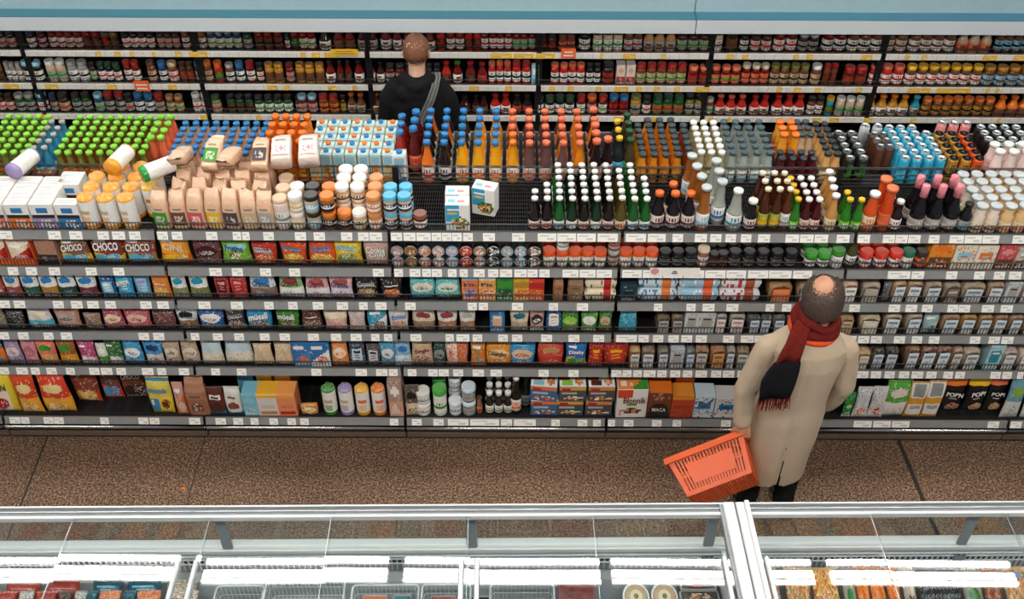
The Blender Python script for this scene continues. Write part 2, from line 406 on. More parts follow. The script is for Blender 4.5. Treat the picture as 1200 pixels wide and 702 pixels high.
def pouch(w, h, d, ops, seed=0, mat='film', flat=.0):
    """filled bag: pillow front and back, crimped seams top and bottom"""
    R = random.Random(seed*7+1); mb = MB()
    ph = [R.uniform(0, 6) for _ in range(4)]
    def prof(u, v):
        e = max(0, 1-abs(2*u-1)**3)**.5; f = max(0, 1-abs(2*min(1, max(0, (v-.03)/.92))-1)**4)**.6 if v > .03 else 0
        return d/2*e*f*(1-.25*v)+.0015
    def base(u, v):
        ww = w*(.94+.06*math.cos(5*v+ph[0]))
        return (u-.5)*ww, v*h
    def Pf(u, v):
        x, z = base(u, v); y = -prof(u, v)-.004*math.sin(9*u+ph[1]+6*v)*min(1, 4*u*(1-u))*min(1, 6*v*(1-v))
        return Vector((x, y, z))
    def Pb(u, v):
        x, z = base(1-u, v); return Vector((x, prof(u, v), z))
    paint_grid(mb, Pf, ops, 22, 28, mat, seed)
    bg = ops[0][1]
    paint_grid(mb, Pb, [('bg', bg)], 8, 10, mat, seed)
    # crimped top seam
    n = 12
    vs = [Vector(((i/n-.5)*w*.97, .0025*(-1)**i, z)) for z in (h*.995, h*1.05) for i in range(n+1)]
    mb.add(vs, [(i, i+1, n+2+i, n+1+i) for i in range(n)], mixc(bg, 'wh', .15), mat)
    return [('pouch', mb.mesh('pouch'))]
def carton(w, d, h, ops, top='wh', side=None, tops=None, nu=12, nv=14, seed=0, mat='paper'):
    mb = MB(); side = side or ops[0][1]
    b = .0025
    paint_grid(mb, lambda u, v: Vector(((u-.5)*(w-2*b), -d/2, b+v*(h-2*b))), ops, nu, nv, mat, seed, False)
    T = tops or [('bg', top)]
    paint_grid(mb, lambda u, v: Vector(((u-.5)*(w-2*b), -d/2+b+v*(d-2*b), h)), T, 10, 8, mat, seed, False)
    x, y = w/2, d/2
    # bevelled shell
    def ring(z, i): return [(-x+i, -y+i if i else -y, z), (x-i, -y+i if i else -y, z), (x-i, y-i, z), (-x+i, y-i, z)]
    mb.add([(-x+b, -y, b), (-x, -y+b, b), (-x, y, b), (x, y, b), (x, -y+b, b), (x-b, -y, b), (-x+b, -y, h-b), (-x, -y+b, h-b), (-x, y, h-b), (x, y, h-b), (x, -y+b, h-b), (x-b, -y, h-b),
            (-x+b, -y+b, h), (-x+b, y-b, h), (x-b, y-b, h), (x-b, -y+b, h)],
           [(0, 6, 7, 1), (1, 7, 8, 2), (2, 8, 9, 3), (3, 9, 10, 4), (4, 10, 11, 5), (6, 11, 15, 12), (7, 6, 12), (7, 12, 13, 8), (8, 13, 14, 9), (10, 9, 14, 15), (11, 10, 15), (0, 1, 2, 3, 4, 5)], side, mat)
    return [('carton', mb.mesh('carton'))]
def juice_carton(w, h, cap='bl', c1='wh', c2='OR', seed=0):
    ops = [('bg', c1), ('band', -1, .22, c2), ('food', .5, .42, .4, .24, [c2, mixc(c2, 'wh', .4), c1, 'ye']), ('rect', .1, .7, .9, .88, 'lb')]
    tops = [('bg', c1), ('rect', 0, .0, 1, .3, 'lb'), ('rect', .0, .7, .4, 1, c2), ('rect', .6, .7, 1, 1, 'a8cdbc')]
    p = carton(w, w, h*.93, ops, 'wh', c1, tops, 10, 12, seed)
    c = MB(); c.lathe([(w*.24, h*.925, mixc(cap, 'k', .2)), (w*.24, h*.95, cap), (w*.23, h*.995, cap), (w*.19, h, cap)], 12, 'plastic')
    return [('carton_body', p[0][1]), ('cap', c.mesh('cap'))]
def paper_bag(w, d, h, c='pe', lab='gr', lab2='wh', seed=0, body=None):
    """block-bottom paper flour bag with a folded, pinched top"""
    R = random.Random(seed+3); mb = MB(); N_ = 20
    rings = []
    for v in (0, .04, .2, .4, .55, .66, .76, .86, .94, 1.0):
        k = 1 if v < .6 else 1-(v-.6)/.4
        rx = w/2*(.80+.20*k**.6+R.uniform(-.05, .04)*(v > .1)); ry = d/2*(.1+.9*k**.75)
        pts = []
        for i in range(N_):
            a = 2*PI*i/N_; ca, sa = math.cos(a), math.sin(a); e = .45
            x = rx*abs(ca)**e*(1 if ca >= 0 else -1); y = ry*abs(sa)**e*(1 if sa >= 0 else -1)
            jit = (.0055*R.uniform(-1, 1)) if v > .05 else 0
            yy = y+jit; zz = v*h+jit
            if v > .8: yy += d*.30*(v-.8)*5*R.uniform(.8, 1.1); zz += .010*math.sin(a*1.0+R.uniform(-.4, .4)+seed)*(v-.8)*5
            pts.append((x, yy, zz))
        rings.append(pts)
    vs = sum(rings, []); fs = []; cs = []
    for k in range(len(rings)-1):
        for i in range(N_):
            fs.append((k*N_+i, k*N_+(i+1) % N_, (k+1)*N_+(i+1) % N_, (k+1)*N_+i)); cs.append(mixc(c, 'wh', .06*(k % 2)) if not (body and k < 5) else body)
    fs.append(tuple(range(N_-1, -1, -1))); cs.append(c)
    mb.add(vs, fs, cs, 'film', True)
    l = MB()
    paint_grid(l, lambda u, v: Vector(((u-.5)*w*.84, -d/2-.0045-.004*math.sin(PI*u), h*(.12+.54*v))), [('bg', lab), ('band', .72, 1.2, c), ('rect', .2, .78, .8, .92, mixc(c, 'k', .6)), ('food', .5, .3, .35, .22, [lab, mixc(lab, 'wh', .4), lab2])], 10, 10, 'paper', seed)
    return [('bag', mb.mesh('bag')), ('label', l.mesh('label'))]
def tube_pack(r, h, body='wh', end='ye', acc='be', seed=0):
    """stack of round crackers in a foil sleeve, twisted coloured ends"""
    R = random.Random(seed); b = MB()
    b.lathe([(r*.97, 0, end), (r, h*.04, end), (r, h*.14, body), (r*1.01, h*.3, body), (r, h*.55, body), (r*1.01, h*.75, body), (r, h*.9, end), (r*.97, h*.95, end), (r*.7, h*.985, end)], 16, 'film')
    b.add([(r*1.03*math.sin(a), -r*1.03*math.cos(a), z) for z in (h*.5, h*.62) for a in (-.6, -.2, .2, .6)], [(0, 1, 5, 4), (1, 2, 6, 5), (2, 3, 7, 6)], acc, 'paper')
    b.add([(r*1.03*math.sin(a), -r*1.03*math.cos(a), z) for z in (h*.2, h*.42) for a in (-.5, 0, .5)], [(0, 1, 4, 3), (1, 2, 5, 4)], mixc(end, 'wh', .3), 'paper')
    c = MB(); n = 16; vs = []; fs = []
    for k, (rr, z) in enumerate(((.97, .95), (.75, 1.0), (.5, .99), (.25, 1.03), (.05, 1.0))):
        for i in range(n):
            a = 2*PI*i/n; q = R.uniform(.9, 1.12) if k else 1
            vs.append((r*rr*q*math.cos(a), r*rr*q*math.sin(a), h*z+(R.uniform(-.006, .006) if k else 0)))
    for k in range(4):
        for i in range(n): fs.append((k*n+i, k*n+(i+1) % n, k*n+n+(i+1) % n, k*n+n+i))
    c.add(vs, fs, [mixc(end, 'wh', R.uniform(0, .25)) for _ in fs], 'film', True)
    return [('sleeve', b.mesh('sleeve')), ('foil_end', c.mesh('foil_end'))]
def loaf(w, d, h, crust='br', lab='wh', lab2='k', seed=0, film=None):
    """bread in a clear bag: rounded brick, front label"""
    mb = MB(); R = random.Random(seed)
    nx = 12; rings = []
    prof = [(-.49, .02), (-.5, .5), (-.49, .82), (-.42, .95), (-.2, 1.0), (.0, 1.0), (.2, 1.01), (.42, .95), (.49, .82), (.5, .5), (.49, .02)]
    vs = []; fs = []; cs = []
    for k, t in enumerate([0, .06, .14, .3, .5, .7, .86, .94, 1]):
        s_ = .8 if k in (0, 8) else (.93 if k in (1, 7) else 1)
        for q, (a, b) in enumerate(prof):
            vs.append((a*w*s_+R.uniform(-.002, .002), (t-.5)*d, h*(b*(s_*.5+.5))+R.uniform(-.002, .002)))
    m = len(prof)
    for k in range(8):
        for q in range(m-1): fs.append((k*m+q, k*m+q+1, k*m+m+q+1, k*m+m+q)); cs.append(mixc(mixc(crust, 'cr', R.uniform(0, .3)), 'k', R.uniform(0, .25)))
        fs.append((k*m+m-1, k*m, k*m+m, k*m+m+m-1)); cs.append(crust)
    fs.append(tuple(range(m))); cs.append(mixc(crust, 'cr', .3)); fs.append(tuple(range(8*m+m-1, 8*m-1, -1))); cs.append(crust)
    mb.add(vs, fs, cs, film or 'film', True)
    l = MB()
    ops = [('bg', lab), ('rect', .15, .62, .85, .76, mixc(lab2, lab, .35)), ('food', .5, .34, .34, .14, [lab, mixc(lab2, lab, .5), mixc(lab2, lab, .7)]), ('rect', .0, .9, 1, 1.1, mixc(lab, 'lb', .5)), ('rect', .12, .08, .6, .14, mixc(lab2, lab, .6))]
    def P(u, v):
        # label wraps from the front over the rounded top
        s = v*.98
        if s < .85: y = -d/2-.003; z = h*(.12+.75*s)
        else: q = (s-.85)/.65; y = -d/2-.003+q*d*.45; z = h*(.12+.75*.85)+h*.3*math.sin(min(1, q*1.4)*PI/2)
        return Vector(((u-.5)*w*.74, y, z))
    paint_grid(l, P, ops, 8, 12, 'paper', seed)
    return [('loaf', mb.mesh('loaf')), ('label', l.mesh('label'))]
def long_pack(w, d, h, c1, c2, c3, seed=0):
    """long soft pack lying along the shelf"""
    mb = MB(); R = random.Random(seed); n = 12; vs = []; fs = []; cs = []
    K = 22
    for k in range(K+1):
        t = k/K; e = .25 if k in (0, K) else (.8 if k in (1, K-1) else 1)
        for i in range(n):
            a = 2*PI*i/n; ca, sa = math.cos(a), math.sin(a)
            vs.append(((t-.5)*w, d/2*abs(ca)**.5*(1 if ca > 0 else -1)*(e*.4+.6)+R.uniform(-.0015, .0015), h/2+h/2*e*abs(sa)**.5*(1 if sa > 0 else -1)))
    for k in range(K):
        for i in range(n):
            fs.append((k*n+i, k*n+n+i, k*n+n+(i+1) % n, k*n+(i+1) % n))
            c = c1
            if .55 < k/K < .78: c = c2
            elif k in (0, K-1): c = mixc(c1, 'wh', .5)
            elif R.random() < .18 and i in (4, 5, 6, 7, 8): c = c3
            cs.append(c)
    fs.append(tuple(range(n-1, -1, -1))); cs.append(c1); fs.append(tuple(range(K*n, K*n+n))); cs.append(c1)
    mb.add(vs, fs, cs, 'film', True)
    return [('pack', mb.mesh('pack'))]
# ================================================================== the setting
struct('floor', MB().box(-7, 7, -6, 3.2, -.1, 0, 'gy', 'stone'))
struct('ceiling', MB().box(-7, 7, -6, 3.2, 5.6, 5.7, 'gy', 'ceiling_paint'))
struct('wall_back', MB().box(-7, 7, 3.05, 3.2, 0, 5.6, 'lb', 'wall_paint'))
for i, (xa, xb) in enumerate(((-2.93, -2.86), (-1.935, -1.90), (2.445, 2.475))):
    mb = MB(); w = (.012, .006, .026)[i]
    mb.add([(xa-w/2, -.085, .001), (xa+w/2, -.085, .001), (xb+w/2, -1.3, .001), (xb-w/2, -1.3, .001), (xb+w/2+.09, -3, .001), (xb-w/2+.09, -3, .001)], [(0, 3, 2, 1), (3, 5, 4, 2)], 'k', 'joint')
    struct('trim_%d' % (i+1), mb)
o = struct('baseboard_back', MB().box(-7, 7, 3.03, 3.05, 0, .1, 'gy', 'dark_steel'))

# ------------------------------------------------------------------ gondola shelving
BAYS = [-4.41+1.25*i for i in range(8)]
ZS = [1.555, 1.305, 1.06, .815, .535, .165]
RAILY = [0, 0, 0, 0, -.01, -.075]
TAGS = [
 [(0,15),(57,72),(82,97),(115,128),(132,147),(152,165),(180,192),(202,214),(242,255),(273,283),(284,293),(309,321),(346,359),(368,381),(400,413),(420,432),(433,448),(457,470),(473,487),(488,505),(506,517),(518,529),(530,541),(543,554),(566,580),(600,615),(630,652),(653,675),(676,698),(700,724),(733,757),(759,780),(788,800),(814,828),(832,845),(850,862),(868,880),(888,902),(920,936),(937,953),(954,970),(980,995),(1004,1018),(1034,1048),(1049,1063),(1064,1078),(1088,1100),(1112,1129),(1130,1150),(1151,1170),(1186,1200)],
 [(10,22),(31,44),(58,71),(101,114),(133,146),(246,260),(272,285),(305,318),(339,352),(437,450),(462,472),(480,493),(495,505),(506,518),(525,535),(539,548),(555,568),(572,584),(586,600),(603,617),(618,630),(632,644),(659,678),(679,698),(699,717),(729,752),(753,776),(777,800),(801,825),(826,850),(851,874),(876,900),(901,927),(929,951),(1040,1066),(1068,1082),(1108,1121),(1141,1153),(1164,1177),(1182,1196)],
 [(0,12),(17,30),(63,75),(84,97),(103,116),(124,136),(165,178),(185,198),(233,247),(271,285),(310,321),(338,349),(367,379),(395,408),(421,431),(440,453),(475,487),(548,559),(561,572),(600,613),(643,654),(676,689),(766,776),(804,815),(823,837),(851,865),(897,907),(916,927),(995,1007),(1041,1054),(1061,1074),(1080,1092),(1110,1122),(1123,1136),(1150,1164),(1172,1186)],
 [(0,11),(22,34),(52,63),(72,85),(163,175),(180,193),(224,234),(250,261),(275,286),(305,316),(328,340),(361,374),(388,400),(411,424),(435,445),(450,460),(481,494),(522,532),(535,550),(554,565),(584,595),(600,612),(634,647),(666,679),(695,708),(722,746),(748,760),(765,777),(783,795),(798,811),(815,828),(847,860),(868,883),(884,900),(985,1003),(1005,1018),(1020,1033),(1047,1060),(1068,1080),(1088,1100),(1136,1148),(1158,1171),(1173,1187)],
 [(0,11),(20,33),(37,47),(55,67),(78,88),(105,117),(119,132),(137,148),(167,180),(185,195),(210,222),(248,258),(278,289),(365,377),(417,430),(441,454),(456,466),(478,488),(502,513),(514,526),(531,543),(554,567),(575,588),(631,643),(666,678),(714,727),(728,740),(742,752),(754,768),(770,781),(785,797),(800,811),(815,828),(833,845),(847,860),(864,874),(1000,1017),(1020,1032),(1036,1048),(1053,1065),(1068,1081),(1085,1097),(1105,1116),(1119,1130),(1160,1172),(1174,1185),(1193,1200)],
 [(12,24),(25,35),(52,63),(64,75),(118,128),(163,174),(176,187),(222,235),(253,265),(274,285),(294,303),(316,326),(337,347),(352,362),(457,467),(483,494),(508,520),(525,549),(551,585),(587,600),(602,628),(646,656),(677,688),(695,704),(712,720),(731,742),(764,775),(788,798),(845,856),(1000,1021),(1023,1043),(1045,1065),(1157,1170),(1182,1195)]]
def deck_mesh(k):
    mb = MB(); w = 1.244
    if k == 0:
        n = 96
        for i in range(n+1): mb.box(-w/2+w*i/n-.0012, -w/2+w*i/n+.0012, .004, .435, -.003, 0, 'gy', 'wire_dark')
        for i in range(12): mb.box(-w/2, w/2, .01+.038*i, .013+.038*i, -.0075, -.003, 'gy', 'wire_dark')
    else:
        y0 = RAILY[k]
        mb.box(-w/2, w/2, y0, .42, -.022, 0, 'k', 'dark_steel', .002)
        for i in range(10): mb.box(-w/2+.03+i*.122, -w/2+.12+i*.122, y0+.05, .38, 0, .0006, 'k', 'black_steel')
    return mb.mesh('shelf')
def fence_mesh(h=.058, n=66, w=1.235, r=.0015):
    mb = MB()
    for i in range(n+1):
        x = -w/2+w*i/n; mb.box(x-r, x+r, -r, r, .001, h, 'k', 'dark_steel')
    for z in (h, .012): mb.box(-w/2, w/2, -r*1.3, r*1.3, z-r, z+r*1.6, 'gy', 'wire')
    return mb.mesh('wire_fence')
def back_fence_mesh():
    mb = MB(); w = 1.24
    for z in (.03, .055, .085, .125, .135): mb.box(-w/2, w/2, -.0016, .0016, z-.0016, z+.0016, 'gy', 'wire')
    for i in range(11): mb.box(-w/2+w*i/10-.0014, -w/2+w*i/10+.0014, -.0014, .0014, 0, .136, 'gy', 'wire_dark')
    return mb.mesh('back_fence')
def rail_mesh(k):
    mb = MB(); w = 1.232; t = .009
    mb.box(-w/2, w/2, -.012, 0, t-.05, t, 'gy', 'rail_grey', .002)
    mb.box(-w/2, w/2, -.0145, -.010, t-.005, t, 'sl', 'rail_grey'); mb.box(-w/2, w/2, -.0145, -.010, t-.05, t-.046, 'sl', 'rail_grey')
    return mb.mesh('price_rail')
TAGME = {}; TILT = .34
def tag_mesh(w, h=.0455, mat='tag_white'):
    q = (round(w/.004), h, mat)
    if q not in TAGME:
        mb = MB(); w = q[0]*.004
        mb.box(-w/2, w/2, -.0009, .0009, -h/2, h/2, 'wh', mat)
        ink = mixc('k', 'gy', .3)
        mb.add([(-w*.4, -.0012, h*.12), (w*.1, -.0012, h*.12), (w*.1, -.0012, h*.26), (-w*.4, -.0012, h*.26)], [(0, 1, 2, 3)], mixc('wh', 'gy', .4), 'paper')
        mb.add([(w*.0, -.0012, -h*.3), (w*.36, -.0012, -h*.3), (w*.36, -.0012, -h*.04), (w*.0, -.0012, -h*.04)], [(0, 1, 2, 3)], mixc('wh', 'gy', .3), 'paper')
        TAGME[q] = mb.mesh('price_tag')
    return TAGME[q]
def child(name, me, parent, loc=(0, 0, 0)):
    o = bpy.data.objects.new(name, me); COL.objects.link(o); o.parent = parent; o.location = loc; return o
DECK = [deck_mesh(k) for k in range(6)]; RAIL = rail_mesh(0); FENCE = fence_mesh(); BFENCE = back_fence_mesh()
mb = MB(); mb.box(-.618, .618, .437, .443, .06, 1.53, 'k', 'black_steel'); BACK = mb.mesh('back_panel')
mb = MB(); mb.box(-.62, .62, -.06, .43, .02, .142, 'k', 'black_steel'); mb.box(-.62, .62, -.085, -.065, .0, .045, 'gy', 'kick'); mb.box(-.62, .62, -.089, -.06, 0, .008, 'k', 'joint'); BASE = mb.mesh('base')
mb = MB(); mb.tube([(-.617, 0, 0), (.617, 0, 0)], .014, 10, 'sl', 'chrome'); BUMP = mb.mesh('bumper')
mb = MB(); mb.box(-.008, .008, .428, .452, 0, 1.69, 'k', 'dark_steel'); UPR = mb.mesh('upright')
BAYWORD = ['outer bay beyond the left edge', 'first full bay at left', 'second bay from left', 'middle bay', 'fourth bay from left', 'rightmost full bay', 'outer bay beyond the right edge']
for i in range(7):
    xc = BAYS[i]+.625
    u = tag(empty('shelf_unit', (xc, 0, 0)), 'dark steel gondola shelving bay with price rails, '+BAYWORD[i], 'shelf unit', 'gondola shelving bays')
    child('base', BASE, u); child('back_panel', BACK, u); child('bumper', BUMP, u, (0, -.096, .104))
    child('upright', UPR, u, (-.6165, 0, 0)); child('upright', UPR, u, (.6165, 0, 0))
    for k in range(6):
        s = child('shelf', DECK[k], u, (0, 0, ZS[k]))
        child('price_rail', RAIL, s, (0, RAILY[k]+.002, .0)).rotation_euler = (-TILT, 0, 0)
        if k < 5: child('wire_fence', FENCE, s, (0, RAILY[k]+.005, 0))
        if k == 0: child('back_fence', BFENCE, s, (0, .447, 0))
        for a, b in TAGS[k]:
            xa, xb = X(a, RAILY[k]-.013, ZS[k]-.016), X(b, RAILY[k]-.013, ZS[k]-.016)
            if BAYS[i] <= (xa+xb)/2 < BAYS[i+1]:
                child('price_tag', tag_mesh(xb-xa), s, (max(-.615+(xb-xa)/2, min(.615-(xb-xa)/2, (xa+xb)/2-xc)), RAILY[k]+.002-.0145*math.cos(TILT)-.0175*math.sin(TILT), .0145*math.sin(TILT)-.0175*math.cos(TILT))).rotation_euler = (-TILT, 0, 0)
mb = MB(); w = 1.244; mb.box(-w/2, w/2, .457, .93, -.02, 0, 'k', 'dark_steel', .002); FAR = mb.mesh('far_shelf')
mb = MB(); mb.box(-w/2, w/2, .93, .94, -.04, .06, 'gy', 'rail_grey', .002); FARL = mb.mesh('far_lip')
mb = MB(); mb.box(-w/2, w/2, .457, .93, 0, .14, 'k', 'black_steel'); FARB = mb.mesh('far_base')
for u in [o for o in COL.objects if o.name.startswith('shelf_unit')]:
    child('far_shelf', FAR, u, (0, 0, 1.555)); child('far_lip', FARL, u, (0, 0, 1.555)); child('far_base', FARB, u)

# ------------------------------------------------------------------ wall cabinets behind
WY = 2.37; WZ = [1.395, 1.128, .872]
WB = [-4.81+1.25*i for i in range(8)]
YEL = [[(112,118),(134,141),(152,157),(178,182),(205,212),(222,243),(352,358),(365,375),(380,396),(497,503),(575,600),(602,625),(628,650),(703,707),(730,745),(775,780),(852,860),(870,877),(930,936),(945,953),(1010,1022),(1060,1066),(1080,1086),(1152,1168),(1188,1200)],
       [(5,22),(53,68),(125,137),(197,207),(313,325),(333,340),(384,395),(413,418),(550,561),(592,600),(643,650),(665,672),(698,705),(720,736),(745,752),(766,773),(790,797),(815,832),(910,916),(930,938),(955,961),(1003,1009),(1065,1090),(1098,1137),(1155,1160),(1166,1171)],
       [(42,55),(235,243),(300,306),(720,732),(762,776),(830,836),(852,857),(952,962),(972,983),(1012,1022),(1067,1073),(1168,1172)]]
mb = MB(); mb.box(-.62, .62, 0, .44, -.018, 0, 'k', 'dark_steel'); WDECK = mb.mesh('shelf')
mb = MB(); mb.box(-.606, .606, -.012, 0, -.036, .010, 'wh', 'rail_white', .002)
for i in range(17): mb.box(-.59+i*.07, -.59+i*.07+.0015, -.0126, -.012, -.034, .008, 'gy', 'rail_grey')
WRAIL = mb.mesh('price_rail')
WFENCE = fence_mesh(.05, 50)
mb = MB(); mb.box(-.622, .622, .44, .47, 0, 1.62, 'k', 'black_steel'); mb.box(-.622, .622, .02, .44, 0, .3, 'k', 'dark_steel'); WBACK = mb.mesh('carcass')
mb = MB(); mb.box(-.012, .012, .02, .44, .3, 1.6, 'k', 'black_steel'); WSIDE = mb.mesh('side_panel')
for i in range(7):
    xc = WB[i]+.625
    u = tag(empty('wall_cabinet', (xc, WY, 0)), 'dark wall shelving bay of jars behind the gondola, '+ORD[i+1]+' of seven from left', 'shelf unit', 'wall shelving bays')
    child('carcass', WBACK, u); child('side_panel', WSIDE, u, (-.612, 0, 0)); child('side_panel', WSIDE, u, (.612, 0, 0))
    for k in range(3):
        s = child('shelf', WDECK, u, (0, 0, WZ[k])); child('price_rail', WRAIL, s); child('wire_fence', WFENCE, s, (0, .006, 0))
        for a, b in YEL[k]:
            xa, xb = X(a, WY-.013, WZ[k]-.013), X(b, WY-.013, WZ[k]-.013)
            if WB[i] <= (xa+xb)/2 < WB[i+1]:
                child('price_tag', tag_mesh(xb-xa, .042, 'tag_yellow'), s, ((xa+xb)/2-xc, -.0135, -.013))
    child('shelf', WDECK, u, (0, 0, .6))
def sign(name, px, y, z, w, h, mat, label, lines):
    mb = MB(); mb.box(-w/2, w/2, -.002, .002, 0, h, 'wh', mat)
    for z0, ww, c in lines: mb.add([(-ww*w/2, -.003, h*z0), (ww*w/2, -.003, h*z0), (ww*w/2, -.003, h*(z0+.14)), (-ww*w/2, -.003, h*(z0+.14))], [(0, 1, 2, 3)], c, 'paper')
    if 'pink dot' in label: mb.add([(-w*.40+.022*math.cos(a*PI/8), -.003, h*.6+.022*math.sin(a*PI/8)) for a in range(16)], [tuple(range(16))], 'pk', 'paper')
    o = mb.obj(name); o.location = (X(px, y, z), y, z); return tag(o, label, 'sign')
sign('promotion_sign', 168, WY-.02, 1.085, .11, .085, 'tag_orange', 'small orange promotion card clipped to the middle wall rail', [(.2, .7, 'wh'), (.55, .8, 'wh')])
sign('promotion_sign', 666, WY-.02, 1.37, .105, .075, 'tag_orange', 'orange promotion card on the upper wall rail', [(.2, .7, 'wh'), (.55, .6, 'wh')])
sign('promotion_sign', 404, WY-.02, 1.382, .20, .05, 'tag_yellow', 'wide yellow card on the upper wall rail', [(.25, .8, 'mu'), (.6, .6, 'mu')])
sign('promotion_sign', 790, -.022, 1.285, .275, .055, 'tag_white', 'long white card with pink dot on the second shelf rail', [(.3, .12, 'dk'), (.52, .08, 'dk')])
# canopy over the wall cabinets: white fascia, teal ledge, pale blue board
xm = X(815, 2.3, 1.65)
for nm, xa, xb, teal, lab in (('canopy_header', -5.6, xm-.003, 'canopy_teal', 'white canopy fascia with dull teal ledge over the wall shelves, left of the seam'), ('canopy_header', xm+.003, 5.6, 'canopy_bright', 'white canopy fascia with brighter teal ledge over the wall shelves, right of the seam')):
    r = tag(empty(nm, ((xa+xb)/2, 2.27, 1.6)), lab, 'canopy'); w = (xb-xa)/2
    mb = MB(); mb.box(-w, w, 0, .03, .0, .105, 'wh', 'canopy_white', .004); mb.obj('fascia', r)
    mb = MB(); mb.box(-w, w, .03, .6, .02, .10, 'tl', teal); mb.box(-w, w, .0, .125, .105, .109, 'tl', teal); mb.obj('ledge', r)
    mb = MB(); mb.box(-w, w, .125, .15, .105, .75, 'lb', 'canopy_sky', .004); mb.obj('board', r)

# ------------------------------------------------------------------ ceiling lamps (hung in two lines above the gondola, two more added over the aisles as fill)
def lamp(x, y, z, w, l, mat, label):
    r = tag(empty('ceiling_light', (x, y, z)), label, 'light', 'hanging strip lights')
    mb = MB(); mb.box(-l/2, l/2, -w/2-.015, w/2+.015, .03, .07, 'wh', 'white_enamel'); mb.obj('housing', r)
    mb = MB(); mb.box(-l/2+.01, l/2-.01, -w/2, w/2, 0, .03, 'wh', mat, .006); mb.obj('tube_diffuser', r)
    if w > .1 and w < .15: mb = MB(); mb.box(-l/2, l/2, -w*.22-.004, -w*.22+.004, -.004, .001, 'gy', 'rail_grey'); mb.obj('reflection_bar', r)  # grey bar added to cut a dark line into the lid reflection
    mb = MB()
    for s_ in (-1, 1): mb.box(s_*l*.35-.004, s_*l*.35+.004, -.004, .004, .07, 5.6-z, 'gy', 'rail_grey')
    mb.obj('hanger', r)
for k in range(6):
    x = -4.56+k*1.825+.85-1.825
    lamp(x, .69, 4.6, .125, 1.70, 'tube', 'wide strip light hanging above the gondola, '+ORD[k+1]+' of six')
    lamp(x, .845, 4.6, .05, 1.70, 'tube', 'narrow strip light hanging above the gondola, '+ORD[k+1]+' of six')
for k in range(4):
    lamp(-4.2+k*2.8, -3.0, 4.6, .24, 2.6, 'fill_front', 'strip light hanging above the freezers, '+ORD[k+1]+' of four')  # added out of view to brighten the shelf fronts
    lamp(-4.2+k*2.8, 2.05, 4.6, .12, 2.6, 'fill_rear', 'strip light hanging above the rear aisle, '+ORD[k+1]+' of four')  # dim row added out of view as fill for the wall shelves
w = bpy.data.worlds.new('store_air'); sc.world = w; w.use_nodes = True
w.node_tree.nodes['Background'].inputs['Color'].default_value = (.80, .86, .95, 1); w.node_tree.nodes['Background'].inputs['Strength'].default_value = .28

